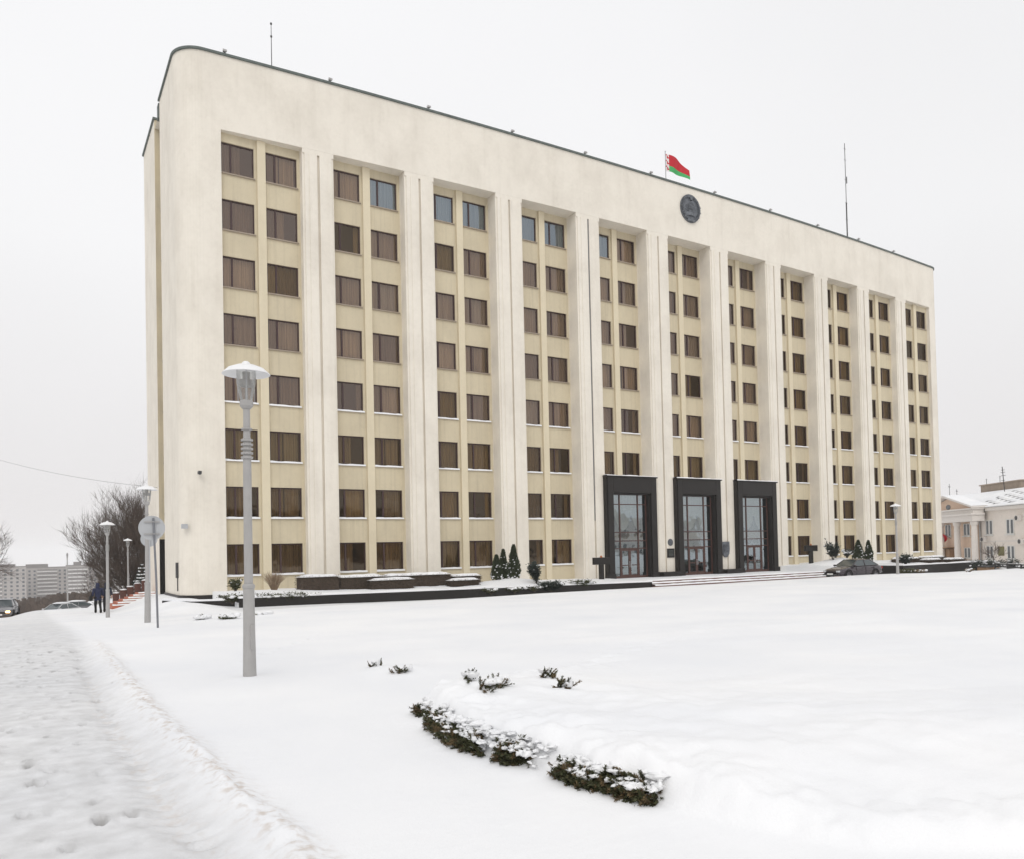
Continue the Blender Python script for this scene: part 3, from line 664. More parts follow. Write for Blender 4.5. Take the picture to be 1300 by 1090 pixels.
def crest(cx, yf, cz, s, parent):
    mb = MB(); oval(mb, cx, yf-.10*s, yf+.05, cz, 1.07*s, 1.13*s)
    e = mb.build('emblem', 'emblem', parent, world=True)
    mb = MB()
    for sg in (-1,1):       # wreath of ears and leaves up both sides
        for i in range(17):
            a = -math.pi/2+sg*(.32+i*.148); rx_, rz_ = .93*s, .98*s
            px_, pz_ = cx+rx_*math.cos(a), cz+rz_*math.sin(a); t = a+sg*(math.pi/2+.5)
            for off, ln in ((0,.21),(sg*.55,.19),(-sg*.75,.17)):
                dx, dz = math.cos(t+off)*ln*s, math.sin(t+off)*ln*s
                mb.tube([(px_,yf-.12*s,pz_),(px_+dx*.5,yf-.19*s,pz_+dz*.5),(px_+dx,yf-.12*s,pz_+dz)], [.02*s,.045*s,.008*s], 5)
    for i in range(9):      # ribbon turns at the foot and flanks
        a = -math.pi/2+(i-4)*.42; mb.tube([(cx+.86*s*math.cos(a),yf-.14*s,cz+.9*s*math.sin(a)),(cx+1.04*s*math.cos(a+.1),yf-.17*s,cz+1.09*s*math.sin(a+.1))], [.055*s,.055*s], 5)
    mb.box(cx-.42*s,cx+.42*s,yf-.2*s,yf-.08*s,cz-1.06*s,cz-.88*s)
    mb.build('wreath', 'emblem', e, world=True)
    mb = MB(); star(mb, cx, yf-.2*s, yf-.08*s, cz+.78*s, .2*s); mb.build('star', 'emblem', e, world=True)
    mb = MB()
    for i in range(11):
        a = math.pi*(.08+.084*i); mb.tube([(cx+.22*s*math.cos(a),yf-.13*s,cz-.32*s+.22*s*math.sin(a)),(cx+.62*s*math.cos(a),yf-.11*s,cz-.32*s+.80*s*math.sin(a))],[.012*s,.035*s],4)
    n = 16
    for i in range(n):       # rising globe
        a0, a1 = math.pi*i/n, math.pi*(i+1)/n
        mb.add([(cx+.5*s*math.cos(a0),yf-.1*s,cz-.62*s+.42*s*math.sin(a0)),(cx+.5*s*math.cos(a1),yf-.1*s,cz-.62*s+.42*s*math.sin(a1)),(cx,yf-.24*s,cz-.6*s)],[(0,1,2)])
    # country outline in relief
    out_ = [(-.30,.02),(-.34,.16),(-.22,.22),(-.18,.36),(-.05,.40),(.02,.48),(.16,.44),(.22,.30),(.34,.18),(.30,.06),(.20,.02),(.12,-.06),(-.10,-.02)]
    mb.tube([(cx+x_*s,yf-.16*s,cz+.02*s+z_*s) for x_,z_ in out_+[out_[0]]], .018*s, 5)
    mb.build('relief', 'emblem', e, world=True)
    return e
tag(crest(.2, -Dx(0)-.01, 27.92, 1.0, bld), 'round dark grey state crest in relief high on the frieze')
tag(crest((BC[4]+BC[5])/2+.45, -Dx(3.3)-.05, 1.33, .24, bld), 'small dark crest above the nameplate')
xq = (BC[5]+BC[6])/2-.35; yq = -Dx(xq)-.04
mb = MB(); sh = [(-.45,1.55),(.45,1.55),(.47,.95),(.40,.55),(.16,.28),(-.10,.30),(-.30,.50),(-.42,.9)]
v = [(xq+a,y,b-.25) for y in (yq,yq-.1) for a,b in sh]; n = len(sh); mb.add(v,[(i,(i+1)%n,n+(i+1)%n,n+i) for i in range(n)]+[tuple(range(n,2*n))])
for i in range(5): mb.tube([(xq-.3+.1*i,yq-.11,.25+.07*i),(xq-.2+.12*i,yq-.17,.65),(xq-.25+.13*i,yq-.11,1.1)],[.03,.06,.02],5)
tag(mb.build('relief_plaque', 'emblem', bld, world=True), 'shield-shaped dark relief plaque between the second and third portals')
# roof-edge floodlights
for px_ in (-35.3,-29.2,-22.7,-16.4,-10.2,-3.9,3.0,9.8,16.3,22.6,28.6,36.2):
    yy = -Dx(px_)-.02 if abs(px_) < 36 else 0; mb = MB()
    mb.box(px_-.03,px_+.03,yy+.02,yy+.08,ZR+.13,ZR+.32); mb.add([(px_-.19,yy-.28,ZR+.22),(px_+.19,yy-.28,ZR+.22),(px_+.19,yy-.22,ZR+.44),(px_-.19,yy-.22,ZR+.44),(px_-.12,yy+.06,ZR+.26),(px_+.12,yy+.06,ZR+.26),(px_+.12,yy+.06,ZR+.38),(px_-.12,yy+.06,ZR+.38)],
        [(0,1,2,3),(5,4,7,6),(4,5,1,0),(3,2,6,7),(4,0,3,7),(1,5,6,2)]); mb.tube([(px_-.25,yy+.05,ZR+.15),(px_+.25,yy+.05,ZR+.15)],.015,4)
    mb.tube([(px_-.1,yy+.2,ZR+.12),(px_-.1,yy+.2,ZR+.55)],.012,4)
    mb.v = [(px_+(a-px_)*.62, yy+(b-yy)*.62, ZR+.13+(c-ZR-.13)*.62) for a,b,c in mb.v]; mb.build('roof_floodlight', 'grey_metal', bld, world=True)
# small fittings of the rounded corner
mb = MB(); mb.box(XL-.12,XL+.1,1.3,1.6,-.15,.72); mb.tube([(XL-.04,1.45,-.15),(XL-.04,1.45,-.9)],.03,6); mb.build('meter_box', 'dark_metal', bld, world=True)
mb = MB(); mb.box(-37.05,-36.9,-.75,-.3,5.6,5.75); mb.tube([(-37.0,-.5,5.7),(-37.0,-.72,5.62)],.09,8); mb.build('security_camera', 'dark_metal', bld, world=True)
mb = MB(); mb.box(-37.85,-37.55,-.1,.25,2.6,2.85); mb.tube([(-37.7,.1,2.7),(-37.7,.4,2.75)],.03,5); mb.build('wall_floodlight', 'light_metal', bld, world=True)
mb = MB(); skin2 = offset_path(lp, .06)
for (xa, ya), (xb, yb) in zip(skin2[:-1], skin2[1:]): mb.quad((xa,ya,-1.9),(xb,yb,-1.9),(xb,yb,-1.12),(xa,ya,-1.12)); mb.quad((xa,ya,-1.12),(xb,yb,-1.12),(xb,yb+.06,-1.12),(xa,ya+.06,-1.12))
mb.build('base_plinth', 'granite', bld, world=True)

# masts and flag on the roof
mb = MB(); mb.tube([(0,0,-.6),(0,0,3.1),(0,0,4.9)],[.035,.03,.02],8); mb.box(-.08,.08,-.08,.08,-.62,-.5)
for zz in (4.3,4.9): mb.lathe([(0,-.07),(.07,-.03),(.07,.03),(0,.07)],8,(0,0,zz))
o = mb.build('roof_mast', 'dark_metal', loc=(-30.9,6,ZR)); tag(o, 'thin dark mast held by two wires near the rounded left end of the office roof', 'mast')
mb = MB(); mb.tube([(0,0,3.0),(-1.5,.2,.0-.5)],.006,4); mb.tube([(0,0,3.0),(2.1,.1,-.5)],.006,4); g_ = mb.build('guy_wire', 'light_metal', o)
o.scale = (1,1,1.45)
mb = MB(); z = 0; mb.tube([(0,0,-.6),(0,0,5.5)],.07,6); mb.tube([(0,0,5.5),(0,0,10.9)],.035,6)
for zz in (2.2,4.0,5.5,7.6,9.4,10.4): mb.tube([(-.18,0,zz),(.18,0,zz)],.02,4)
mb.tube([(.18,0,7.3),(.18,0,7.9)],.05,6)
o = mb.build('antenna_mast', 'dark_metal', loc=(27,3.2,ZR)); o.scale = (1,1,1.15); tag(o, 'tall thin ringed antenna mast on the right half of the office roof', 'antenna')
fl = tag(empty('flagpole', (-.42,0.7,ZR-.6)), 'slim flagpole flying a red and green flag above the round crest', 'flagpole')
mb = MB(); mb.tube([(0,0,0),(0,0,4.25)],.035,8); mb.lathe([(0,-.06),(.06,0),(0,.06)],8,(0,0,4.3)); mb.box(-.1,.1,-.1,.1,-.01,.05); mb.build('pole', 'light_metal', fl)
mb = MB(); nu, nv = 26, 12; Wf, Hf = 2.35, 1.45; gridp = {}
for a in range(nu+1):
    for b in range(nv+1):
        u = a/nu; v_ = b/nv
        xx = Wf*u*.93*math.cos(.25); sag = -.16*u-.62*u*u*.9 - .08*math.sin(u*7)*u + (-.25*u**3)*(1-v_)
        gridp[a,b] = (.05+xx+.10*u*(1-v_), -.25*math.sin(u*6.5+v_*.9)*u**.6-.35*u, 4.1-Hf*v_*(1-.22*u)+sag)
for a in range(nu):
    for b in range(nv):
        u = (a+.5)/nu; v_ = (b+.5)/nv
        mi = (2 if u < .11 else (0 if v_ < .67 else 1))
        if mi == 2 and ((a*7+b*5) % 4 in (0,1)) and (b % 2 == 0 or a == 1): mi = 0
        mb.quad(gridp[a,b+1],gridp[a+1,b+1],gridp[a+1,b],gridp[a,b],mi)
mb.build('flag', ['flag_red','flag_green','flag_white'], fl, smooth=True)

# ------------------------------------------------------------------ entrance steps, planter walls
st = tag(empty('entrance_steps', (0,-6.4,-1.72)), 'wide flight of snow covered red granite steps before the three portals', 'steps')
mb = MB(); ms = MB()
for i in range(3):
    y0 = -6.05-.36*(2-i)-.36+.36; z1 = -1.72+.15*(i+1); y0 = -6.05-.36*(3-i)+.36*1
    mb.box(-9.75,9.75,y0-.36,-6.0,z1-.15,z1-.0)
    rr = random.Random(i); n = 60; xsx = [-9.75+19.5*q/n for q in range(n+1)]; zz = [z1+.055+rr.uniform(-.015,.015)+.02*mnoise.noise(Vector((q*.4,i*5,0))) for q in range(n+1)]
    for q in range(n): ms.add([(xsx[q],y0-.37,z1-.01),(xsx[q+1],y0-.37,z1-.01),(xsx[q+1],y0-.33,zz[q+1]),(xsx[q],y0-.33,zz[q]),(xsx[q+1],y0+.02,zz[q+1]+.01),(xsx[q],y0+.02,zz[q]+.01)],[(0,1,2,3),(3,2,4,5)])
mb.build('step', 'granite_red', st, world=True); ms.build('snow', 'snow', st, world=True, smooth=True)
def wall_strip(name, path, top, thick, label, snow=True):
    """low granite wall along a path, with a lumpy snow cap"""
    root = tag(empty(name, (path[0][0], path[0][1], -1.9)), label, 'wall')
    mb = MB(); pts = []
    for (xa,ya),(xb,yb) in zip(path[:-1], path[1:]):
        L_ = math.hypot(xb-xa,yb-ya); n = max(1,int(L_/.8)); pts += [(xa+(xb-xa)*i/n, ya+(yb-ya)*i/n) for i in range(n)]
    pts.append(path[-1]); inner = offset_path(pts, -thick); sn = MB(); so = offset_path(pts, .03); si = offset_path(pts, -thick-.05)
    tz = [top(*p) for p in pts]; rr = random.Random(len(pts)); hz = [.05+.05*rr.random()+.06*abs(mnoise.noise(Vector((p[0]*.6,p[1],3)))) for p in pts]
    for i in range(len(pts)-1):
        a,b,c_,d = pts[i],pts[i+1],inner[i+1],inner[i]
        mb.quad((*a,-2.3),(*b,-2.3),(*b,tz[i+1]),(*a,tz[i])); mb.quad((*a,tz[i]),(*b,tz[i+1]),(*c_,tz[i+1]),(*d,tz[i])); mb.quad((*c_,-2.3),(*d,-2.3),(*d,tz[i]),(*c_,tz[i+1]))
        a,b,c_,d = so[i],so[i+1],si[i+1],si[i]; am = ((a[0]*.7+d[0]*.3),(a[1]*.7+d[1]*.3)); bm = ((b[0]*.7+c_[0]*.3),(b[1]*.7+c_[1]*.3))
        sn.quad((*a,tz[i]-.01),(*b,tz[i+1]-.01),(*b,tz[i+1]+hz[i+1]*.6),(*a,tz[i]+hz[i]*.6)); sn.quad((*a,tz[i]+hz[i]*.6),(*b,tz[i+1]+hz[i+1]*.6),(*bm,tz[i+1]+hz[i+1]),(*am,tz[i]+hz[i])); sn.quad((*am,tz[i]+hz[i]),(*bm,tz[i+1]+hz[i+1]),(*c_,tz[i+1]+hz[i+1]*.9),(*d,tz[i]+hz[i]*.9))
    for e_, f_, tt in ((pts[0],inner[0],tz[0]),(pts[-1],inner[-1],tz[-1])): mb.quad((*e_,-2.3),(*f_,-2.3),(*f_,tt),(*e_,tt))
    mb.build('stone', 'granite', root, world=True); sn.build('snow', 'snow', root, world=True, smooth=True)
    return root
wall_strip('planter_wall', [(-36.35,-2.0),(-36.35,-6.87),(-9.8,-6.87),(-9.8,-5.9)], lambda x_,y_: float(WALL_L(x_)), .3, 'long low black granite planter wall left of the entrance steps')
wall_strip('planter_wall', [(9.8,-5.9),(9.8,-6.87),(13.6,-6.87),(13.6,-9.98),(27,-9.98),(27,-4)], lambda x_,y_: -.90 - (.36 if x_ < 13.5 else 0), .3, 'low black granite planter wall right of the steps behind the parked car')
wall_strip('low_wall', [(-39.25,-2.6),(-38.2,-5.0),(-36.36,-5.9)], lambda x_,y_: -1.17, .4, 'short black granite kerb half buried in snow at the rounded corner')

# ------------------------------------------------------------------ street lamps
def make_lamp():
    root = empty('street_lamp', (0,0,0))
    mb = MB(); mb.lathe([(0,-.3),(.098,-.3),(.094,.0),(.083,.62),(.078,1.28),(.075,1.31),(.0,1.33)], 20); mb.lathe([(.075,1.26),(.088,1.275),(.09,1.31),(.07,1.33)],20)
    mb.box(-.03,.03,-.1,-.07,.4,.75); mb.build('base_sleeve', 'grey_metal', root, smooth=False)
    mb = MB(); mb.lathe([(.062,1.3),(.058,3.1),(.056,3.42),(.05,3.43),(.047,3.88),(.055,3.885),(0,3.9)], 18); mb.build('pole', 'grey_metal', root, smooth=False)
    for i in range(5):
        z = 3.14+.062*i; mb = MB(); mb.lathe([(.055,z-.02),(.083,z-.014),(.085,z+.014),(.055,z+.02)],20); mb.build('ring', 'grey_metal', root)
    mb = MB(); mb.lathe([(.048,3.53),(.078,3.535),(.078,3.55),(.048,3.56)],20); mb.build('ring', 'grey_metal', root)
    mb = MB(); mb.lathe([(0,3.82),(.06,3.83),(.092,3.87),(.094,3.93),(.088,3.95),(0,3.95)],22); mb.build('collar', 'grey_metal', root)
    g = MB(); g.lathe([(.085,3.95),(.105,4.05),(.132,4.2),(.135,4.39)],24); gl = g.build('glass_body', 'glass_lamp', root, smooth=True)
    mb = MB(); mb.lathe([(.02,3.95),(.02,4.14),(.088,4.15),(.095,4.17),(.095,4.24),(.02,4.25)],20); mb.lathe([(.05,4.25),(.055,4.36),(0,4.37)],16); mb.build('lamp_holder', 'grey_metal', gl)
    mb = MB(); mb.lathe([(0,4.52),(.03,4.515),(.055,4.495),(.06,4.47),(.14,4.455),(.25,4.41),(.335,4.33),(.33,4.325),(.24,4.39),(.14,4.42),(0,4.425)],32); mb.build('shade', 'white_enamel', root, smooth=False)
    for k in range(3):
        a = 2*math.pi*k/3; mb = MB(); mb.tube([(.13*math.cos(a),.13*math.sin(a),3.95),(.14*math.cos(a),.14*math.sin(a),4.4)],.006,4); mb.build('stay', 'light_metal', root)
    return root
lp0 = make_lamp(); grp = 'white shaded lamps along the footpath and lawn'
lamps = [(-42.39,-34.77,'tall grey lamp with white dome shade, nearest one, standing alone in the lawn snow'),
         (-41.80,-18.43,'grey lamp with dome shade half hidden behind the round road sign'),
         (-41.95,-5.41,'grey lamp with white dome shade beside the walking people'),
         (-38.3,23.0,'far small lamp standing against the big bare shrub'),
         (1.88,-16.87,'lone lamp at the far right of the lawn before the black planter wall')]
for i, (x, y, lb) in enumerate(lamps):
    o = lp0 if i == 0 else copy_tree(lp0)
    o.location = (x, y, gzd(x, y)-.02 if i else gzd(x,y)-.02); o.rotation_euler.z = i*1.1+.3; tag(o, lb, 'street lamp', grp)
    if i == 0: o.rotation_euler.x = R(.3)
# snow on the shade of the far lamps is left as the enamel itself

# ------------------------------------------------------------------ road sign seen from behind
sx, sy = -42.0, -22.2; sz = gzd(sx, sy)
sg = tag(empty('road_sign', (sx, sy, sz-.05), R(-8)), 'round road sign seen from its grey back on a thin leaning post', 'road sign')
mb = MB(); mb.tube([(.03,0,-.3),(.0,0,1.4),(-.06,.0,3.15)],.03,10); mb.build('post', 'grey_post', sg)
mb = MB(); n = 40; rr_ = .335; cx_, cz_ = -.10, 2.87
v = [(cx_+r_*math.cos(2*math.pi*i/n), y_, cz_+r_*math.sin(2*math.pi*i/n)) for r_, y_ in ((rr_,.045),(rr_+.012,.035),(rr_,.030),(rr_-.03,.038)) for i in range(n)]
mb.add(v, [(k*n+i,k*n+(i+1)%n,(k+1)*n+(i+1)%n,(k+1)*n+i) for k in range(3) for i in range(n)]+[tuple(range(3*n,4*n)), tuple(range(n-1,-1,-1))])
ds = mb.build('sign_plate', 'light_metal', sg)
for dz in (-.17,.17): mb = MB(); mb.box(cx_-.2,cx_+.2,.0,.034,cz_+dz-.018,cz_+dz+.018); mb.box(cx_-.0,cx_+.10,-.05,.0,cz_+dz-.012,cz_+dz+.012); mb.build('bracket', 'grey_metal', sg)
s2x, s2y = -41.50,-16.6
s2 = tag(empty('road_sign', (s2x, s2y, gzd(s2x,s2y))), 'smaller round sign on a post mostly hidden behind the nearer round sign', 'road sign')
mb = MB(); mb.tube([(0,0,-.2),(0,0,3.0)],.03,8); mb.build('post', 'light_metal', s2)
mb = MB(); v = [(.27*math.cos(2*math.pi*i/n), y_, 2.86+.27*math.sin(2*math.pi*i/n)) for y_ in (.04,.03) for i in range(n)]; mb.add(v,[(i,(i+1)%n,n+(i+1)%n,n+i) for i in range(n)]+[tuple(range(n,2*n)),tuple(range(n-1,-1,-1))]); mb.build('sign_plate', 'light_metal', s2)

# ------------------------------------------------------------------ notice pedestals
def pedestal(x, y, label):
    r_ = tag(empty('notice_pedestal', (x, y, gzd(x,y)), R(-10)), label, 'pedestal', 'black T shaped pedestals flanking the entrance')
    mb = MB(); mb.box(-.17,.17,-.1,.1,-.2,1.02); mb.build('post', 'granite', r_, bevel=.01)
    b_ = MB(); b_.box(-.62,.62,-.14,.14,1.02,1.52); b_ = b_.build('board', 'granite', r_, bevel=.012)
    mb = MB(); mb.lathe([(0,-.03),(.09,-.02),(.08,.08),(0,.12)],10,(0,-.02,1.54)); mb.build('ornament', 'orange', b_)
pedestal(-11.0,-3.0,'black T shaped pedestal left of the first portal'); pedestal(11.2,-3.3,'black T shaped pedestal right of the third portal, by the snow mound')

# ------------------------------------------------------------------ vegetation
def cone_leaves(mb, h, r0, n, rng, size=.06, prof=None, mi=0, mi2=None, p2=.0, up_=.6):
    for i in range(n):
        t = rng.random()**.8; rad = (prof(t) if prof else r0*(1-t)**.75*(1-.35*math.exp(-t*9)))*(.72+.33*rng.random()**.5)
        a = rng.uniform(0,2*math.pi); lump = 1+.12*math.sin(a*3+t*9)+.10*math.sin(a*5-t*17)
        p = Vector((math.cos(a)*rad*lump, math.sin(a)*rad*lump, t*h)); d = Vector((math.cos(a)*.5, math.sin(a)*.5, up_+rng.uniform(-.3,.5))).normalized()
        s_ = size*rng.uniform(.6,1.4); sd_ = d.cross(Vector((rng.uniform(-1,1),rng.uniform(-1,1),.2))).normalized()*s_*.45
        mb.add([p-sd_,p+sd_,p+d*s_*1.8],[(0,1,2)], mi2 if (mi2 is not None and rng.random() < p2) else mi)
def blob(mb, c, rx_, ry_, rz_, seed=0, n=10, m_=7, mi=0, rough_=.22):
    vs = []
    for i in range(m_+1):
        ph = math.pi*i/m_
        for k in range(n):
            a = 2*math.pi*k/n; d = Vector((math.sin(ph)*math.cos(a), math.sin(ph)*math.sin(a), math.cos(ph)))
            q = 1+rough_*2*mnoise.noise(d*1.7+Vector((seed*3.1,seed,0)))
            vs.append((c[0]+d.x*rx_*q, c[1]+d.y*ry_*q, c[2]+d.z*rz_*q))
    mb.add(vs, [(i*n+k,(i+1)*n+k,(i+1)*n+(k+1)%n,i*n+(k+1)%n) for i in range(m_) for k in range(n)], mi)
def thuja(x, y, h, r0, label, group, seed):
    z = gz(x,y); root = tag(empty('thuja', (x,y,z)), label, 'conifer', group); rng = random.Random(seed)
    mb = MB(); mb.tube([(0,0,-.1),(0,0,h*.85)],[.06,.01],6); mb.build('trunk','bark',root)
    core = MB(); core.lathe([(r0*.72,.05),(r0*.72,h*.15),(r0*.5,h*.5),(r0*.2,h*.82),(0,h*.93)],12); c_ = core.build('foliage_core','thuja',root)
    mb = MB(); cone_leaves(mb, h, r0, 5200, rng, .055); mb.build('foliage','thuja',root)
    sn = MB()
    for i in range(46):
        t = rng.random()**1.5*.75; a = rng.uniform(0,2*math.pi); rad = r0*(1-t)**.75*.98; blob(sn,(math.cos(a)*rad,math.sin(a)*rad,t*h+.05),rng.uniform(.03,.08),rng.uniform(.03,.08),rng.uniform(.02,.05),i,6,4)
    sn.build('snow','snow',root,smooth=True)
thuja(-18.25,-3.1,2.15,.46,'tallest of the three pointed thujas left of the entrance','pointed thujas left of the entrance',1)
thuja(-18.98,-3.0,1.85,.36,'middle pointed thuja left of the entrance','pointed thujas left of the entrance',2)
thuja(-19.62,-3.2,1.55,.40,'shortest thuja, leftmost of the three by the clipped hedge','pointed thujas left of the entrance',3)
thuja(16.4,-4.2,1.75,.52,'broader dark thuja above the parked car','thujas behind the car',4)
thuja(17.7,-4.3,1.80,.42,'slimmer dark thuja right of the one above the car','thujas behind the car',5)

def shrub(name, x, y, rx_, ry_, h, label, cat, matname, seed, n=900, size=.09, snow=14, stems=9, group=None, lean=(0,0), leafy=True, z=None):
    z = gz(x,y) if z is None else z; root = tag(empty(name, (x,y,z)), label, cat, group); rng = random.Random(seed)
    mb = MB(); tips = []
    for i in range(stems):
        a = rng.uniform(0,2*math.pi); q = rng.uniform(.2,.95)
        p = [Vector((0,0,-.05)), Vector((math.cos(a)*rx_*q*.5+lean[0]*.5, math.sin(a)*ry_*q*.5+lean[1]*.5, h*rng.uniform(.35,.55))), Vector((math.cos(a)*rx_*q+lean[0], math.sin(a)*ry_*q+lean[1], h*rng.uniform(.6,1)))]
        mb.tube(p,[.022,.014,.005],4); tips.append(p)
    mb.build('stems','bark',root)
    if leafy:
        mb = MB()
        for i in range(n):
            p = rng.choice(tips); t = rng.uniform(.35,1.05); b_ = p[0].lerp(p[1],t*2) if t < .5 else p[1].lerp(p[2],(t-.5)*2)
            b_ = b_+Vector((rng.gauss(0,rx_*.16),rng.gauss(0,ry_*.16),rng.gauss(0,h*.10))); d = Vector((rng.uniform(-1,1),rng.uniform(-1,1),rng.uniform(-.2,1))).normalized()
            s_ = size*rng.uniform(.6,1.3); sd_ = d.orthogonal().normalized()*s_*.3; mb.add([b_-sd_,b_+sd_,b_+d*s_],[(0,1,2)])
        mb.build('foliage',matname,root)
    if snow:
        sn = MB()
        for i in range(snow):
            p = rng.choice(tips); b_ = p[1].lerp(p[2],rng.uniform(.2,1)); blob(sn,b_+Vector((rng.gauss(0,rx_*.15),rng.gauss(0,ry_*.15),.03)),rng.uniform(.06,.17),rng.uniform(.06,.15),rng.uniform(.03,.07),i,7,5)
        sn.build('snow','snow',root,smooth=True)
    return root
shrub('spruce_sapling',-18.0,-5.4,.45,.4,1.25,'small dark sapling leaning left in the planter snow','shrub','spruce',21,3000,.12,6,16,lean=(-.28,0))
shrub('low_juniper',-18.0,-6.9,1.0,.45,.55,'dark low juniper hanging over the planter wall under the sapling','shrub','spruce',22,3600,.11,14,30,z=-1.55)
shrub('low_juniper',-15.6,-6.75,.95,.35,.45,'snow dusted juniper at the wall, right of the dark low one','shrub','juniper',23,1800,.10,26,26,z=-1.42)
gl_ = 'low shrubs trailing over the planter wall'
for i,(x,y,h,lb) in enumerate([(-36.6,-6.5,.42,'trailing shrub at the left corner of the planter wall'),(-35.2,-6.75,.40,'trailing shrub second from the planter wall corner'),(-33.9,-6.8,.40,'trailing shrub over the wall behind the near lamp pole'),(-32.9,-6.75,.34,'trailing shrub on the wall just right of the near lamp pole'),(-22.2,-6.9,.30,'dark trailing shrub on the wall left of the thujas'),(-20.6,-6.9,.32,'dark trailing shrub on the wall below the thujas'),(-19.2,-6.9,.3,'snow covered trailing shrub below the tallest thuja')]):
    shrub('trailing_shrub',x,y,.75,.28,h,lb,'shrub','juniper',30+i,700,.085,13,20,group=gl_,z=-1.28 if x < -30 else -1.5)
shrub('green_shrub',-35.6,-2.6,.42,.35,.62,'small green shrub against the wall at the first window bay','shrub','juniper',41,700,.12,3,12)
# dry, many stemmed shrub by the first bay
def dry_bush(x,y,h,sp,n,label,seed,name='dry_shrub'):
    root = tag(empty(name,(x,y,gz(x,y))),label,'shrub'); rng = random.Random(seed); mb = MB()
    for i in range(n):
        a = rng.uniform(0,2*math.pi); q = rng.random()**.6*sp; hh = h*rng.uniform(.6,1)*(1-.25*q/sp)
        p0 = Vector((math.cos(a)*q*.18,math.sin(a)*q*.18,-.05)); p2 = Vector((math.cos(a)*q,math.sin(a)*q,hh)); p1 = p0.lerp(p2,.5)+Vector((-math.cos(a)*q*.12,-math.sin(a)*q*.12,.05))
        mb.tube([p0,p1,p2],[.010,.007,.003],3)
        for k in range(2):
            b_ = p1.lerp(p2,rng.uniform(0,.6)); mb.tube([b_,b_+Vector((rng.uniform(-.12,.12),rng.uniform(-.12,.12),rng.uniform(.12,.3)))],[.005,.002],3)
    mb.build('twigs','twig_pale',root)
dry_bush(-33.6,-2.8,1.25,.75,170,'pale dry many stemmed shrub beside the near lamp pole',5)
dry_bush(-32.0,-3.0,.35,.3,30,'tiny dry tuft between the dry shrub and the hedge',6)
# clipped hedges with snow caps
def hedge(x0,x1,y0,y1,h,label,seed,group='clipped brown hedges under the windows'):
    cx_, cy_ = (x0+x1)/2,(y0+y1)/2; z = gz(cx_,cy_)-.1; root = tag(empty('clipped_hedge',(cx_,cy_,z)),label,'hedge',group); rng = random.Random(seed)
    core = MB(); core.box(x0-cx_+.08,x1-cx_-.08,y0-cy_+.08,y1-cy_-.08,0,h-.06); core.build('hedge_core','hedge',root)
    mb = MB()
    for i in range(int(950*(x1-x0))):
        f = rng.random(); xx = rng.uniform(x0,x1)-cx_; zz = rng.uniform(0,h); yy = y0-cy_
        if f < .18: xx = (x0-cx_); yy = rng.uniform(y0,y1)-cy_
        elif f < .34: zz = h; yy = rng.uniform(y0,y1)-cy_
        p = Vector((xx,yy,zz))+Vector((rng.gauss(0,.025),rng.gauss(0,.025),rng.gauss(0,.02))); d = Vector((rng.uniform(-1,1),rng.uniform(-1,.2),rng.uniform(-.2,1))).normalized()
        s_ = rng.uniform(.04,.10); sd_ = d.orthogonal().normalized()*.012; mb.add([p-sd_,p+sd_,p+d*s_],[(0,1,2)])
    mb.build('twigs','hedge',root)
    sn = MB(); nx_ = max(4,int((x1-x0)*3)); ny_ = 5; gp = {}
    for a in range(nx_+1):
        for b in range(ny_+1):
            u=a/nx_; v_=b/ny_; xx = x0-cx_-.04+(x1-x0+.08)*u; yy = y0-cy_-.04+(y1-y0+.08)*v_
            edge = min(1, 5*min(u*(x1-x0),(1-u)*(x1-x0),v_*(y1-y0),(1-v_)*(y1-y0))); gp[a,b] = (xx,yy,h-.03+edge*(.13+.06*mnoise.noise(Vector((xx*1.5,yy*1.5,seed)))))
    for a in range(nx_):
        for b in range(ny_): sn.quad(gp[a,b],gp[a+1,b],gp[a+1,b+1],gp[a,b+1])
    sn.build('snow','snow',root,smooth=True)
hedge(-32.4,-30.2,-3.9,-2.6,.84,'leftmost rounded block of clipped hedge beside the dry shrub',1)
hedge(-30.15,-27.4,-3.7,-2.4,.80,'second clipped hedge block, under the second window bay',2)
hedge(-28.6,-25.9,-4.5,-3.8,.64,'lower hedge block in front of the long hedge row',3)
hedge(-27.3,-23.0,-3.6,-2.4,.78,'long hedge block under the third window bay',4)
hedge(-23.6,-21.6,-4.6,-3.8,.45,'small low hedge block in front, near the thujas',5)
hedge(-22.9,-20.9,-3.6,-2.4,.62,'last hedge block of the row, just left of the thujas',6)
hg = 'clipped hedges behind the right planter wall'
hedge(17.8,20.5,-7.4,-6.2,.35,'low curved hedge left of the right lamp',7,hg); hedge(20.2,22.4,-8.2,-7.2,.33,'low hedge block just right of the right lamp',8,hg)
hedge(22.6,25.4,-6.8,-5.6,.38,'low hedge under the last window bay',9,hg); hedge(24.3,26.6,-7.9,-6.9,.30,'rightmost low hedge by the end of the planter',10,hg)
# shrubs on the snow mound behind the car
shrub('mahonia',12.6,-4.4,.7,.5,1.35,'dark snowy evergreen shrub left of the car on the mound','shrub','spruce',51,1600,.17,14,16,group='snowy shrubs around the car')
shrub('mahonia',14.2,-4.6,.6,.45,.75,'round snow capped shrub above the car roof','shrub','spruce',52,500,.15,30,14,group='snowy shrubs around the car')
shrub('mahonia',15.2,-9.2,.8,.5,.75,'dark snowy shrub just behind the boot of the car','shrub','spruce',53,1500,.15,18,16,group='snowy shrubs around the car')
shrub('low_juniper',13.6,-10.3,1.1,.35,.42,'greenish low juniper between the car and the right lamp','shrub','juniper',54,1500,.1,8,24)

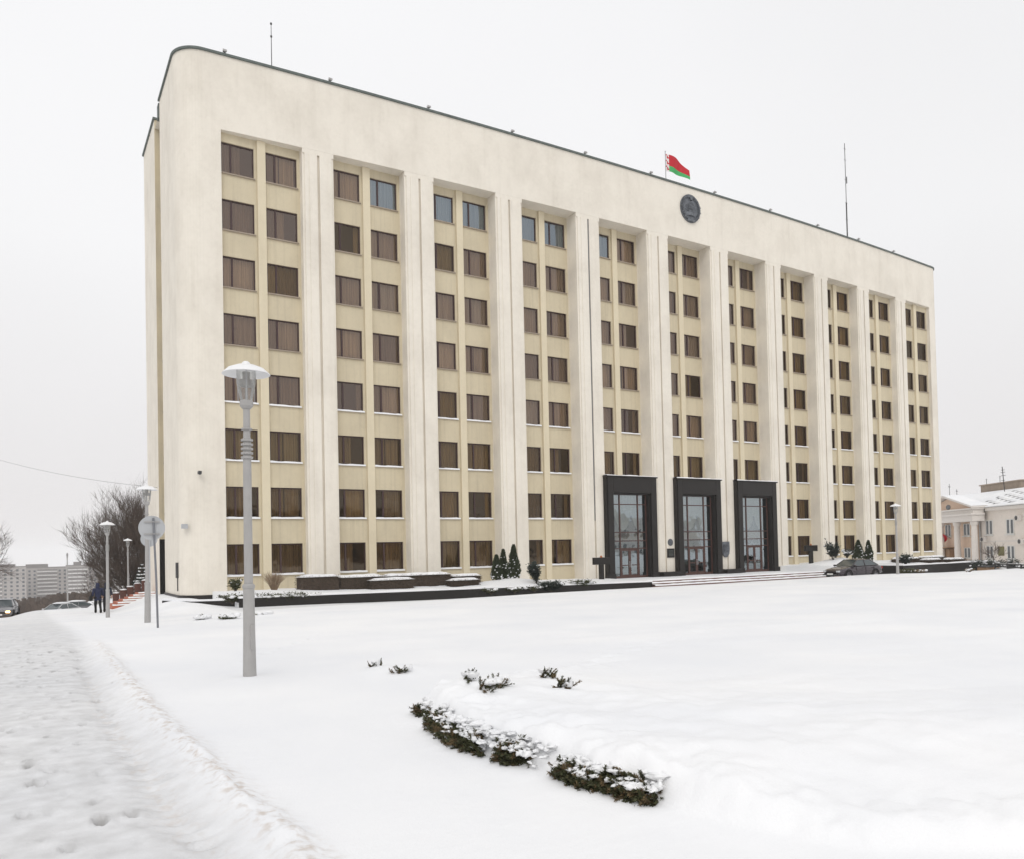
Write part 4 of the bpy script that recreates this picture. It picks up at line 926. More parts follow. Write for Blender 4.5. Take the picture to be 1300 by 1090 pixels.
# low junipers poking through the lawn snow
def sprig(mb, base, d, ln, rng, mi=0):
    """one juniper shoot: a curved twig set with short needles"""
    d = d.normalized(); side = d.orthogonal().normalized(); side2 = d.cross(side); cur = Vector((rng.uniform(-.3,.3),rng.uniform(-.3,.3),rng.uniform(.0,.5)))
    n = 8; pts = [base+d*ln*t/n+cur*ln*(t/n)**2*.5 for t in range(n+1)]
    mb.tube(pts[::4],[.004,.003,.0015],3,1)
    for i in range(1,n+1):
        for k in range(6):
            a = rng.uniform(0,6.28); q = (d*.75+(side*math.cos(a)+side2*math.sin(a))*rng.uniform(.5,.9)).normalized(); s_ = rng.uniform(.018,.034)*(1.2-.4*i/n)
            w_ = q.cross(Vector((rng.uniform(-1,1),rng.uniform(-1,1),1))).normalized()*.0042; p = pts[i]+(pts[i-1]-pts[i])*rng.random()
            mb.add([p-w_,p+w_,p+q*s_+w_*.4,p+q*s_-w_*.4],[(0,1,2,3)],mi)
def juniper_mass(path, h, depth, dens, label, seed, group=None, snow=1.0, name='creeping_juniper', ln=(.05,.11)):
    """junipers whose shoots lean out from under a snow blanket along a path (bed to its left-hand side, east)"""
    rng = random.Random(seed); cx_ = sum(p[0] for p in path)/len(path); cy_ = sum(p[1] for p in path)/len(path)
    z0 = gzd(cx_,cy_)-.1; root = tag(empty(name,(cx_,cy_,z0)),label,'shrub',group); mb = MB(); sn = MB()
    for (xa,ya),(xb,yb) in zip(path[:-1],path[1:]):
        L_ = math.hypot(xb-xa,yb-ya); nx_, ny_ = -(yb-ya)/L_, (xb-xa)/L_      # left-hand normal points east when path runs south
        for i in range(int(L_*dens)):
            t = rng.random(); off = rng.uniform(-.04,depth*.5); x_ = xa+(xb-xa)*t+nx_*off; y_ = ya+(yb-ya)*t+ny_*off
            clump = mnoise.noise(Vector((x_*3.1,y_*3.1,seed)))
            if clump < -.30: continue
            g_ = gzd(xa+(xb-xa)*t-nx_*.25, ya+(yb-ya)*t-ny_*.25); zz = g_+rng.uniform(-.01,h*(.38+.30*max(0,off)/depth*1.8))*(1+.5*clump)
            d = Vector((-nx_*rng.uniform(.5,1.2)+rng.uniform(-.6,.6),-ny_*rng.uniform(.5,1.2)+rng.uniform(-.6,.6),rng.uniform(-.25,.55 if rng.random()<.9 else 1.1)))
            sprig(mb, Vector((x_,y_,zz))-Vector((cx_,cy_,z0)), d, rng.uniform(*ln), rng, 2 if rng.random() < .3 else 0)
        for i in range(int(L_*95*snow)):
            t = rng.random(); off = rng.uniform(-.05,depth*.5); x_ = xa+(xb-xa)*t+nx_*off; y_ = ya+(yb-ya)*t+ny_*off
            g_ = gzd(xa+(xb-xa)*t-nx_*.25, ya+(yb-ya)*t-ny_*.25); up__ = .55+.55*max(0,off)/(depth*.8)+rng.uniform(-.35,.05)*(1 if rng.random()<.4 else 0); zz = g_+h*up__
            q = rng.uniform(.012,.030)*(1+1.0*max(0,off)/depth); blob(sn,(x_-cx_,y_-cy_,zz-z0),q*rng.uniform(.7,1.9),q*rng.uniform(.7,1.9),q*rng.uniform(.35,.8),i+seed,8,6,rough_=.6)
    mb.build('shoots',['juniper','bark','juniper_dry'],root)
    if snow: sn.build('snow','snow',root,smooth=True)
def on_edge(a, b, shift=0):
    out_ = []
    for i in range(a, b+1): out_.append((EDGE[i][0]+shift, EDGE[i][1]))
    return out_
gj = 'creeping junipers along the edge of the snow mound'
juniper_mass([(-41.50,-38.6),(-41.55,-38.8),(-41.57,-39.05)],.20,.16,260,'small upright juniper tuft at the far tip of the hedge line',61,gj,.5)
juniper_mass([(-41.66,-39.25),(-41.81,-39.94),(-41.80,-40.4)],.25,.22,620,'dense dark juniper clump, longest of the hedge line',62,gj)
juniper_mass([(-41.79,-40.45),(-41.72,-41.0),(-41.66,-41.22)],.24,.22,600,'brown green juniper clump in the middle of the hedge line',63,gj)
juniper_mass([(-41.63,-41.36),(-41.66,-41.67),(-41.55,-42.0),(-41.50,-42.3)],.20,.2,560,'juniper clump after the gap, nearest to the camera',64,gj)
gt = 'juniper tips poking through the lawn snow'
def tuft(x,y,r_,n,label,seed,sn_=4,h=.1):
    rng = random.Random(seed); z0 = gzd(x,y); root = tag(empty('juniper_tuft',(x,y,z0)),label,'shrub',gt); mb = MB(); sn = MB()
    for i in range(n):
        a = rng.uniform(0,6.28); q = r_*rng.random()**.5; x_, y_ = x+math.cos(a)*q, y+math.sin(a)*q*.7
        sprig(mb, Vector((x_-x,y_-y,gzd(x_,y_)-z0-.02+rng.uniform(0,h*.4))), Vector((rng.uniform(-1,1),rng.uniform(-1,.3),rng.uniform(.1,1))), rng.uniform(.06,.13), rng, 2 if rng.random()<.35 else 0)
    mb.build('shoots',['juniper','bark','juniper_dry'],root)
    for i in range(sn_):
        a = rng.uniform(0,6.28); q = r_*rng.random(); blob(sn,(math.cos(a)*q,math.sin(a)*q,.06),.07,.06,.035,i,8,5,rough_=.35)
    if sn_: sn.build('snow','snow',root,smooth=True)
tuft(-41.04,-38.85,.09,10,'left juniper tip on the small rise behind the tuft',71); tuft(-41.05,-39.30,.13,24,'larger juniper tip on the small rise',72,5,.07)
tuft(-40.88,-39.22,.07,8,'small juniper tip right of the larger one on the rise',73,2)
tuft(-40.02,-38.85,.10,15,'flat juniper tip on the right slope of the mound, upper one',74,1); tuft(-40.25,-39.5,.10,17,'pointed juniper tip on the right slope of the mound, lower one',75,1,.16)
tuft(-40.6,-35.1,.10,8,'tiny juniper tip left in the row far behind',76,1); tuft(-40.58,-35.95,.12,16,'tiny dark juniper tip right in the row far behind',77,1)
gs_ = 'little snowy shrubs in the lawn near the building corner'
shrub('snowed_shrub',-40.35,-19.9,.30,.2,.15,'little snowy shrub left of its twin on the lawn',' shrub'.strip(),'juniper',81,420,.08,16,14,group=gs_)
shrub('snowed_shrub',-39.75,-20.6,.32,.2,.14,'little snowy shrub right of its twin on the lawn','shrub','juniper',82,380,.08,22,14,group=gs_)
shrub('snowed_shrub',-38.35,-19.6,.26,.15,.09,'flat snowed shrub just right of the near lamp pole','shrub','juniper',83,160,.08,14,10,group=gs_)
shrub('snowed_shrub',5.2,-16.4,.7,.3,.22,'flat brownish shrub at the foot of the right planter wall','shrub','juniper_dry',84,420,.09,12,14,group='shrubs at the foot of the right planter wall')
shrub('snowed_shrub',9.6,-17.2,.6,.3,.2,'flat snowy shrub further right along the right wall foot','shrub','juniper_dry',85,380,.09,14,14,group='shrubs at the foot of the right planter wall')

# ------------------------------------------------------------------ bare trees
def grow(mb, p, d, ln, r_, lev, rng, maxl, spread, upb, twmi=0, steps=4, cnt=(5,7)):
    pts = [p]; rad = [r_]; q = Vector(p); dd = Vector(d)
    for i in range(steps):
        dd = (dd+Vector((rng.gauss(0,.10),rng.gauss(0,.10),rng.gauss(0,.06)+upb*.12))).normalized(); q = q+dd*ln/steps; pts.append(q); rad.append(r_*(1-.62*(i+1)/steps))
    mb.tube(pts, rad, 5 if r_ > .03 else 3, twmi, caps=False)
    if lev >= maxl: return
    n = rng.randint(*cnt)
    for k in range(n):
        t = rng.uniform(.25,1.0); i = min(steps-1,int(t*steps)); b_ = pts[i].lerp(pts[i+1],t*steps-i); a = rng.uniform(0,6.28); o1 = dd.orthogonal().normalized(); o2 = dd.cross(o1)
        nd = (dd*math.cos(spread)+(o1*math.cos(a)+o2*math.sin(a))*math.sin(spread)*rng.uniform(.6,1.2)+Vector((0,0,upb*.35))).normalized()
        grow(mb, b_, nd, ln*rng.uniform(.45,.68), max(.009,rad[i]*.55), lev+1, rng, maxl, spread, upb, twmi, 3, cnt)
def bare_tree(name, x, y, z, label, seed, stems, h, radius, maxl, spread, upb, r0, cat='tree', lean=None, cnt=(5,7)):
    root = tag(empty(name,(x,y,z)),label,cat); rng = random.Random(seed); tr = MB(); cw = MB()
    if stems == 1:
        tr.tube([(0,0,-.3),(.05,0,h*.16),(0,.1,h*.32)],[r0*1.2,r0,r0*.75],9); tr.build('trunk','bark',root); starts = [(Vector((rng.uniform(-.1,.1),rng.uniform(-.1,.1),h*rng.uniform(.18,.32))), a) for a in [6.28*i/9 for i in range(9)]]
        for p,a in starts:
            el = rng.uniform(.1,1.1); grow(cw,p,Vector((math.cos(a)*math.cos(el),math.sin(a)*math.cos(el),math.sin(el))),h*.34*rng.uniform(.8,1.1),r0*.4,0,rng,maxl,spread,upb,cnt=cnt)
    else:
        for i in range(stems):
            a = 6.28*i/stems+rng.uniform(-.2,.2); el = rng.uniform(.0,1.5)
            b_ = Vector((math.cos(a)*.5,math.sin(a)*.5,rng.uniform(.4,h*.36))); tr.tube([(math.cos(a)*.2,math.sin(a)*.2,-.3),b_*.6+Vector((0,0,.1)),b_],[r0,r0*.8,r0*.6],6)
            grow(cw,b_,Vector((math.cos(a)*math.cos(el),math.sin(a)*math.cos(el),math.sin(el))),radius*(.70+.80*math.sin(el)),r0*.55,0,rng,maxl,spread,upb,cnt=cnt)
        tr.build('trunk','bark',root)
    cw.build('crown','twig',root)
bare_tree('bare_linden',-37.0,33.0,-3.6,'large round bare tree of dense upright twigs behind the walkers',3,62,9.2,3.3,3,.66,.72,.10,cnt=(6,8))
bare_tree('bare_tree',-50.3,27.0,-3.6,'bare tree at the left picture edge, only branch tips showing',9,1,11.5,5,3,.62,.25,.24)
def spruce(x,y,z,h,r0,label,seed,tiers=11,group=None,n=26):
    root = tag(empty('spruce_tree',(x,y,z)),label,'conifer',group); rng = random.Random(seed); mb = MB(); mb.tube([(0,0,-.2),(0,0,h*.96)],[.10,.01],6); mb.build('trunk','bark',root)
    fo = MB(); sn = MB()
    for t in range(tiers):
        f = t/tiers; rad = r0*(1-f)**.85; zz = h*(.08+.9*f)
        for k in range(max(6,int(n*(1-f*.6)/2))):
            a = rng.uniform(0,6.28); L_ = rad*rng.uniform(.75,1.1); tip = Vector((math.cos(a)*L_,math.sin(a)*L_,zz-.22*L_)); b_ = Vector((0,0,zz+.08))
            for q in range(26):
                u = rng.uniform(.25,1); p = b_.lerp(tip,u)+Vector((0,0,.12*math.sin(u*3))); sdv = Vector((-math.sin(a),math.cos(a),0))*rng.choice((-1,1)); d = (Vector((math.cos(a),math.sin(a),-.25))+sdv*1.1).normalized(); s_ = .22*L_/r0*rng.uniform(.5,1.2)+.04; w_ = Vector((0,0,.035)); fo.add([p-w_,p+w_,p+d*s_],[(0,1,2)])
            if rng.random() < .75: p = b_.lerp(tip,.72)+Vector((0,0,.09)); blob(sn,p,.17*L_+.03,.17*L_+.03,.05,k+t,7,4)
    fo.build('foliage','spruce',root); sn.build('snow','snow',root,smooth=True)
spruce(-37.6,20.5,-2.2,2.9,1.1,'small snowy spruce behind the brick fence at the building end',1)
spruce(-36.4,22.8,-2.2,3.6,1.2,'taller snowy spruce against the end of the building',2)
spruce(27.2,-13.2,-1.75,1.75,.8,'dark young spruce at the right picture edge beyond the fence',3,tiers=9)

# ------------------------------------------------------------------ cars
def make_car(name, loc, rz, paint, label, group=None, lit=False, snow=False, half=False):
    """saloon, nose towards local -x, length 4.55 m, width 1.76 m"""
    root = tag(empty(name, loc, rz), label, 'car', group)
    L_, W_ = 4.55, .88
    # lower body: stations x, half width, bottom, shoulder height, top height
    st_ = [(-2.27,.60,.32,.52,.56),(-2.20,.74,.25,.60,.66),(-2.0,.83,.22,.66,.74),(-1.5,.87,.20,.72,.82),(-.95,.88,.20,.78,.90),(-.55,.88,.20,.82,.93),(.2,.88,.20,.84,.94),(1.0,.88,.20,.85,.95),(1.55,.87,.21,.86,.98),(2.0,.83,.24,.85,.97),(2.2,.76,.30,.80,.92),(2.27,.66,.36,.72,.80)]
    mb = MB(); rows = []
    for x,hw,zb,zs,zt in st_:
        rows.append([(x,-hw*.86,zb),(x,-hw,zb+.12),(x,-hw*1.0,(zb+zs)/2),(x,-hw*.975,zs),(x,-hw*.86,zt-.015),(x,-hw*.45,zt+.01),(x,0,zt+.02),(x,hw*.45,zt+.01),(x,hw*.86,zt-.015),(x,hw*.975,zs),(x,hw,(zb+zs)/2),(x,hw,zb+.12),(x,hw*.86,zb)])
    n = 13
    mb.add([p for r_ in rows for p in r_], [(i*n+k,i*n+(k+1)%n,(i+1)*n+(k+1)%n,(i+1)*n+k) for i in range(len(rows)-1) for k in range(n)]+[tuple(range(n)),tuple((len(rows)-1)*n+k for k in range(n-1,-1,-1))])
    body = mb.build('body', paint, root, smooth=True); b = body.modifiers.new('s','SUBSURF'); b.levels = b.render_levels = 1
    # greenhouse: glass shell, then roof and pillars over it
    gl0 = [(-.98,.74,.90),(-.20,.60,1.37),(.0,.61,1.40),(.75,.60,1.39),(1.02,.59,1.34),(1.72,.70,.97)]
    base = [(-.98,.76,.88),(-.20,.80,.90),(.75,.80,.92),(1.72,.76,.95)]
    A = lambda x,w,z,s: (x,s*w,z)
    mb = MB()
    ws = [(-1.02,.74,.90),(-.22,.60,1.36)]; rw = [(1.02,.59,1.34),(1.74,.70,.97)]
    mb.quad(A(*ws[0],-1),A(*ws[0],1),A(*ws[1],1),A(*ws[1],-1)); mb.quad(A(*rw[0],-1),A(*rw[0],1),A(*rw[1],1),A(*rw[1],-1))
    for s in (-1,1):
        mb.add([(-.98,s*.80,.91),(1.70,s*.78,.96),(1.0,s*.615,1.34),(.4,s*.625,1.385),(-.20,s*.62,1.355)],[(0,1,2,3,4)])
    mb.build('windows', 'car_glass', root)
    mb = MB(); pr = [(-.24,.60,1.365),(-.05,.61,1.405),(.4,.62,1.425),(.8,.61,1.41),(1.04,.59,1.35)]
    rows = [[(x,-w-.02,z-.03),(x,-w*.9,z),(x,0,z+.025),(x,w*.9,z),(x,w+.02,z-.03)] for x,w,z in pr]
    mb.add([p for r_ in rows for p in r_],[(i*5+k,i*5+k+1,(i+1)*5+k+1,(i+1)*5+k) for i in range(4) for k in range(4)])
    for s in (-1,1):
        for (p,q,rr_) in (((-1.04,s*.765,.89),(-.22,s*.615,1.37),.028),((1.03,s*.60,1.35),(1.78,s*.72,.96),.045),((.35,s*.80,.93),(.38,s*.625,1.39),.032),((-.22,s*.62,1.37),(1.03,s*.605,1.36),.022),((-1.04,s*.79,.905),(1.78,s*.775,.965),.016)): mb.tube([p,q],rr_,6)
    mb.build('roof', paint, root, smooth=True)
    if snow:
        mb = MB(); blob(mb,(.4,0,1.43),.85,.62,.10,3,12,6); blob(mb,(-1.6,0,.84),.55,.70,.06,4,12,6); mb.build('snow','snow',root,smooth=True)
    for x in (-1.42,1.36):
        for s in (-1,1):
            wl = MB(); wl.lathe([(.22,-.1),(.31,-.1),(.325,-.05),(.325,.05),(.31,.1),(.22,.1)],22); wo = wl.build('wheel','tyre',root); wo.rotation_euler = (R(90),0,0); wo.location = (x,s*.80,.315)
            r_ = MB(); r_.lathe([(0,.02),(.20,.03),(.225,.06),(.225,-.06),(.20,-.03),(0,-.02)],18)
            for k in range(5): a = k*1.2566; r_.tube([(.05*math.cos(a),.05*math.sin(a),0),(.2*math.cos(a),.2*math.sin(a),0)],.03,4)
            r_.build('rim','rim',wo)
            ar = MB(); ar.lathe([(.33,-.07),(.37,-.07),(.37,.07),(.33,.07)],22); ao = ar.build('wheel_arch','black',root); ao.rotation_euler=(R(90),0,0); ao.location=(x,s*.835,.33)
    mb = MB(); mb.box(-2.31,-2.22,-.42,.42,.46,.56); mb.build('grille','black',root)
    mb = MB(); mb.box(-2.36,-2.18,-.72,.72,.27,.37); mb.box(2.2,2.34,-.70,.70,.36,.46); mb.build('bumper','dark_metal',root,bevel=.03)
    mb = MB(); mb.box(-2.375,-2.362,-.26,.26,.32,.43); mb.build('number_plate','plate',root)
    for s in (-1,1):
        mb = MB(); mb.box(-2.30,-2.10,min(s*.46,s*.72),max(s*.46,s*.72),.50,.63); mb.build('headlight','lamp_lit' if lit else 'lamp_off',root,bevel=.03)
        mb = MB(); mb.box(2.15,2.29,min(s*.5,s*.74),max(s*.5,s*.74),.68,.82); mb.build('tail_light','red_lens',root,bevel=.02)
        mb = MB(); mb.box(-.92,-.74,min(s*.84,s*1.0),max(s*.84,s*1.0),.90,1.02); mb.build('mirror',paint,root,bevel=.03)
        mb = MB()
        for hx in (-.05,.95): mb.box(hx,hx+.16,min(s*.86,s*.895),max(s*.86,s*.895),.76,.79)
        for dx_ in (-.62,.34,1.2): mb.box(dx_-.006,dx_+.006,min(s*.86,s*.889),max(s*.86,s*.889),.30,.86)
        mb.build('door_trim','black',root)
    return root
make_car('parked_car',(7.2,-10.0,gz(7.2,-10.0)-.02),R(-6),'paint_car','dark plum saloon car parked at the right end of the entrance steps')
gc = 'cars on the street at the left'
make_car('parked_car',(-42.7,39.5,gz(-42.6,39.5)-.42),R(48),'paint_white','white roofed car behind the snow bank left of the walkers',gc,snow=True)
make_car('passing_car',(-46.75,24.6,gz(-46.75,24.6)+.05),R(84),'paint_grey','car with glowing orange headlights at the left picture edge',gc,lit=True)
make_car('parked_car',(-41.2,47,gz(-41.2,47)-.1),R(12),'paint_grey','grey snowed car in the far row right behind the white roofed one',gc,snow=True)

# ------------------------------------------------------------------ people walking away
def skin_mesh(name, joints, edges, mat_, parent, sub=2):
    me = bpy.data.meshes.new(name); me.from_pydata([j[0] for j in joints],edges,[]); o = bpy.data.objects.new(name,me); COL.objects.link(o); o.parent = parent
    o.modifiers.new('skin','SKIN'); s = o.modifiers.new('sub','SUBSURF'); s.levels = s.render_levels = sub
    for i,j in enumerate(joints): r_ = j[1]; me.skin_vertices[0].data[i].radius = r_ if hasattr(r_,'__len__') else (r_,r_)
    me.skin_vertices[0].data[0].use_root = True; me.materials.append(M[mat_]); return o
def person(x, y, z, rz, coat, label, phase, bag):
    root = tag(empty('person',(x,y,z),rz),label,'person','people walking away beside the big bare tree')
    f = phase   # stride; walking towards +y, so we see the back
    body = [((0,0,.93),.13),((0,.0,1.12),(.15,.11)),((0,.02,1.32),(.17,.12)),((0,.02,1.42),(.07,.06)),((0,.04,1.52),.04),((0,.06,1.62),.085),((0,.06,1.70),.085),
            ((-.10,0,.88),.095),((-.11,.16*f,.50),.065),((-.11,.10*f,.10),.042),((-.11,.10*f+.10,.04),.04),
            ((.10,0,.88),.095),((.11,-.02*f,.50),.065),((.11,-.26*f,.14),.042),((.11,-.20*f,.05),.04),
            ((-.19,.02,1.38),.045),((-.26,-.06*f,1.14),.05),((-.27,.06*f,.92),.036),((-.27,.08*f,.84),.032),
            ((.19,.02,1.38),.045),((.26,.08*f,1.14),.05),((.28,.20*f,.94),.036),((.28,.22*f,.86),.032)]
    for s,bi in ((-1,18),(1,22)):
        hx, hy, hz = body[bi][0]
        for k,(dx,dl) in enumerate(((-.022,.072),(-.008,.085),(.008,.080),(.022,.062))):
            body.append(((hx+s*.01,hy+dx,hz-.045),.009)); body.append(((hx+s*.004,hy+dx+.012,hz-.045-dl*.8),.007))
        body.append(((hx-s*.025,hy+.03,hz-.02),.010)); body.append(((hx-s*.035,hy+.045,hz-.065),.008))
    ed = [(0,1),(1,2),(2,3),(3,4),(4,5),(5,6),(0,7),(7,8),(8,9),(9,10),(0,11),(11,12),(12,13),(13,14),(3,15),(15,16),(16,17),(17,18),(3,19),(19,20),(20,21),(21,22)]
    q = 23
    for bi in (18,22):
        for k in range(5): ed += [(bi,q),(q,q+1)]; q += 2
    skin_mesh('body', body, ed, 'skin', root)
    j = [((0,0,.90),(.185,.15)),((0,0,1.08),(.175,.14)),((0,.01,1.30),(.20,.155)),((0,.02,1.45),(.14,.11)),
         ((-.20,.02,1.40),.082),((-.27,-.06*f,1.14),.072),((-.28,.05*f,.95),.055),((.20,.02,1.40),.082),((.27,.08*f,1.14),.072),((.29,.19*f,.97),.055),((0,0,.82),(.19,.15))]
    skin_mesh('jacket', j, [(0,1),(1,2),(2,3),(3,4),(4,5),(5,6),(3,7),(7,8),(8,9),(0,10)], coat, root)
    j = [((0,0,.90),(.14,.12)),((-.10,0,.86),.11),((-.11,.16*f,.50),.082),((-.11,.10*f,.13),.062),((.10,0,.86),.11),((.11,-.02*f,.50),.082),((.11,-.25*f,.17),.062)]
    skin_mesh('trousers', j, [(0,1),(1,2),(2,3),(0,4),(4,5),(5,6)], 'dark_cloth', root)
    j = [((0,.0,1.38),.15),((0,.02,1.50),.105),((0,.03,1.60),(.125,.13)),((0,.04,1.70),(.115,.12)),((0,.05,1.76),.07)]
    skin_mesh('hood', j, [(0,1),(1,2),(2,3),(3,4)], coat, root)
    for fx, fy in ((-.11,.10*f),(.11,-.26*f)):
        j = [((fx,fy,.24),.075),((fx,fy,.05),.075),((fx,fy+.12,.04),.045),((fx,fy+.18,.035),.035)]
        skin_mesh('boot', j, [(0,1),(1,2),(2,3)], 'black', root)
    if bag:
        bb = MB(); bb.box(-.09,.09,-.16,.16,-.14,.14); bo = tag(bb.build('handbag','leather' if bag == 2 else 'black',bevel=.03), 'brown handbag hanging at the second walker' if bag == 2 else 'black shoulder bag at the hip of the navy jacket walker','bag')
        bo.location = (x-.37*math.cos(rz), y-.37*math.sin(rz), z+.86); bo.rotation_euler.z = rz
        mb = MB(); mb.tube([(0,-.1,.14),(.05,-.05,.32),(.05,.05,.32),(0,.1,.14)],.012,5); mb.build('strap','black',bo)
    return root
person(-41.62,5.6,gzd(-41.6,5.6)+.01,R(4),'navy','person in navy hooded jacket and black trousers walking away on the path',1,1)
person(-41.12,6.4,gzd(-41.12,6.4)+.01,R(-3),'dark_coat','person in dark coat walking away, partly hidden by a lamp pole',-1,2)

# ------------------------------------------------------------------ side entrance: stairs and brick fence
sr = tag(empty('side_stairs',(-38.9,10.5,-2.4)),'snow covered stairs with orange red risers at the side of the office building','stairs')
for i in range(6):
    mb = MB(); x0 = -40.6+.33*i; zt = -1.95+.13*i; mb.box(x0,-37.95,8.9+.45*0+.28*i,12.4,zt-.5,zt); mb.build('step','sidewalk_red',sr,world=True)
    ms = MB(); n=10; rr = random.Random(i)
    for q in range(n):
        xa, xb = x0+(-37.95-x0)*q/n, x0+(-37.95-x0)*(q+1)/n; h1, h2 = .05+.05*mnoise.noise(Vector((xa*2,i,0))), .05+.05*mnoise.noise(Vector((xb*2,i,0)))
        y0 = 8.88+.28*i; ms.add([(xa,y0,zt+.002),(xb,y0,zt+.002),(xb,y0+.05,zt+h2+.03),(xa,y0+.05,zt+h1+.03),(xb,y0+.30,zt+h2+.03),(xa,y0+.30,zt+h1+.03)],[(0,1,2,3),(3,2,4,5)])
    ms.build('snow','snow',sr,world=True,smooth=True)
bf = tag(empty('brick_fence',(-38.5,15,-2.6)),'brown brick fence stepping down beside the side stairs','fence')
for i in range(5):
    x0 = -39.9+.44*i; y0 = 17.0-.55*i*.6; zt = -1.5+.22*i; mb = MB(); mb.box(x0,x0+.42,y0,y0+.3,-3.2,zt); mb.build('panel','brick',bf,world=True,bevel=.01)
    mb = MB(); blob(mb,(x0+.21,y0+.15,zt+.03),.24,.19,.06,i,8,5); mb.build('snow','snow',bf,world=True,smooth=True)

# ------------------------------------------------------------------ right: fence, box, neighbouring house
fe = tag(empty('rail_fence',(24.5,-12.5,-1.9)),'dark fence of horizontal rails with snow on them at the right edge','fence')
fa, fb = Vector((22.6,-12.4,0)), Vector((17.2,-18.9,0)); 
nf = 5
for i in range(nf):
    p = fa.lerp(fb,i/(nf-1)); mb = MB(); mb.box(p.x-.06,p.x+.06,p.y-.06,p.y+.06,-2.2,-.92); mb.build('post','dark_metal',fe,world=True)
for zz in (-1.0,-1.22,-1.44,-1.66):
    mb = MB(); d = (fb-fa).normalized(); nn = Vector((-d.y,d.x,0))*.03; p0, p1 = fa-d*.1-nn, fb+d*.1-nn
    mb.prism([(p0.x,p0.y),(p1.x,p1.y),(p1.x+2*nn.x,p1.y+2*nn.y),(p0.x+2*nn.x,p0.y+2*nn.y)],zz-.055,zz+.055); rl = mb.build('rail','dark_metal',fe,world=True)
    if zz in (-1.0,-1.44): mb = MB(); mb.prism([(p0.x,p0.y),(p1.x,p1.y),(p1.x+2*nn.x,p1.y+2*nn.y),(p0.x+2*nn.x,p0.y+2*nn.y)],zz+.056,zz+.085); mb.build('snow','snow',rl,world=True)
kx, ky = 23.0,-11.7
kb = tag(empty('wooden_box',(kx,ky,-1.9)),'low tan box between the planter end and the rail fence','box'); mb = MB(); mb.box(-1.1,.9,-.4,.4,-.2,.62); mb.build('body','wood_pine',kb,bevel=.02); mb = MB(); mb.box(-1.2,1.0,-.5,.5,.62,.70); mb.build('lid','dark_metal',kb)
gb = 'dark low shrubs between planter and fence'
for i,(x,y,h,lb) in enumerate([(22.6,-10.9,1.0,'dark shrub at the right end of the planter wall'),(24.6,-11.4,1.05,'snowy shrub above the tan box'),(24.4,-12.7,1.0,'dark shrub right of the tan box'),(23.0,-14.9,1.05,'brownish shrub above the left part of the rail fence')]):
    shrub('garden_shrub',x,y,.9,.6,h,lb,'shrub','spruce' if i != 3 else 'juniper_dry',90+i,1100,.12,16,16,group=gb,z=-1.75)

hs = tag(empty('pink_house',(52.2,4.0,-1.6)),'two storey pink house with white pillared gable and snowy roof at the right edge','house')
U = Vector((-math.sin(R(33)),-math.cos(R(33)),0)); Nn = Vector((-math.cos(R(33)),math.sin(R(33)),0)); HA = Vector((52.2,4.0,0))
class HB(MB):
    def hb(s,u0,u1,n0,n1,z0,z1,mi=0):
        P_ = lambda u,n,z: tuple(HA+U*u+Nn*n+Vector((0,0,z)))
        return s.add([P_(u0,n0,z0),P_(u1,n0,z0),P_(u1,n1,z0),P_(u0,n1,z0),P_(u0,n0,z1),P_(u1,n0,z1),P_(u1,n1,z1),P_(u0,n1,z1)],[(0,3,2,1),(4,5,6,7),(0,1,5,4),(1,2,6,5),(2,3,7,6),(3,0,4,7)],mi)
HP = lambda u,n,z: tuple(HA+U*u+Nn*n+Vector((0,0,z)))
mb = HB(); mb.hb(0,16,-12,0,-3,4.55); mb.build('wall','pink_wall',hs,world=True)
mb = HB(); mb.hb(-17,-.01,-12,.3,-3,3.2); mb.build('wall','peach_wall',hs,world=True)
mb = HB(); mb.hb(-10.9,1.5,.31,1.75,3.2,3.95); mb.hb(-11.05,1.65,.31,1.95,3.95,4.15); mb.hb(-11,1.6,.31,1.8,4.6,4.78); mb.hb(-10.8,1.4,.31,1.6,4.16,4.59); mb.hb(1.66,16.2,-.3,.35,4.35,4.75); mb.hb(-17.2,-11.1,-.3,.5,4.2,4.75); mb.hb(.42,16.2,.001,.06,.70,.85)
mb.build('cornice','trim',hs,world=True)
mb = HB(); za, zc_ = 4.79, 6.4     # gable: tympanum and raking cornices
mb.add([HP(-10.7,1.2,za),HP(1.3,1.2,za),HP(-4.7,1.2,zc_-.15),HP(-10.7,.2,za),HP(1.3,.2,za),HP(-4.7,.2,zc_-.15)],[(0,1,2),(3,5,4),(1,4,5,2),(0,2,5,3)],0)
gbm = mb.build('gable','peach_wall',hs,world=True)
mb = HB()
for s_ in (-1,1):
    e0 = -4.7+s_*6.4; mb.add([HP(e0,1.95,za),HP(-4.7,1.95,zc_),HP(-4.7,1.95,zc_+.25),HP(e0,1.95,za+.22),HP(e0,-.3,za),HP(-4.7,-.3,zc_),HP(-4.7,-.3,zc_+.25),HP(e0,-.3,za+.22)],[(0,1,2,3),(4,7,6,5),(3,2,6,7),(0,4,5,1),(0,3,7,4)])
mb.build('raking_cornice','trim',hs,world=True)
mb = HB(); n = 20; cu = -4.7; v = [tuple(HA+U*(cu+r_*math.cos(6.283*i/n))+Nn*nn_+Vector((0,0,5.15+r_*.62*math.sin(6.283*i/n)))) for nn_ in (1.21,1.27) for r_ in (.5,) for i in range(n)]; mb.add(v,[tuple(range(n,2*n)),tuple(range(n-1,-1,-1))]+[(i,(i+1)%n,n+(i+1)%n,n+i) for i in range(n)]); mb.build('round_window','glass_far',hs,world=True)
for cu in (-10.4,-6.6,-2.8,.95):
    mb = HB(); c_ = HA+U*cu+Nn*1.25; mb.lathe([(.36,-3),(.36,-.2),(.33,2.2),(.30,2.7),(.40,2.78),(.44,3.0),(.44,3.19)],18,(c_.x,c_.y,0)); mb.build('column','trim',hs,world=True,smooth=False)
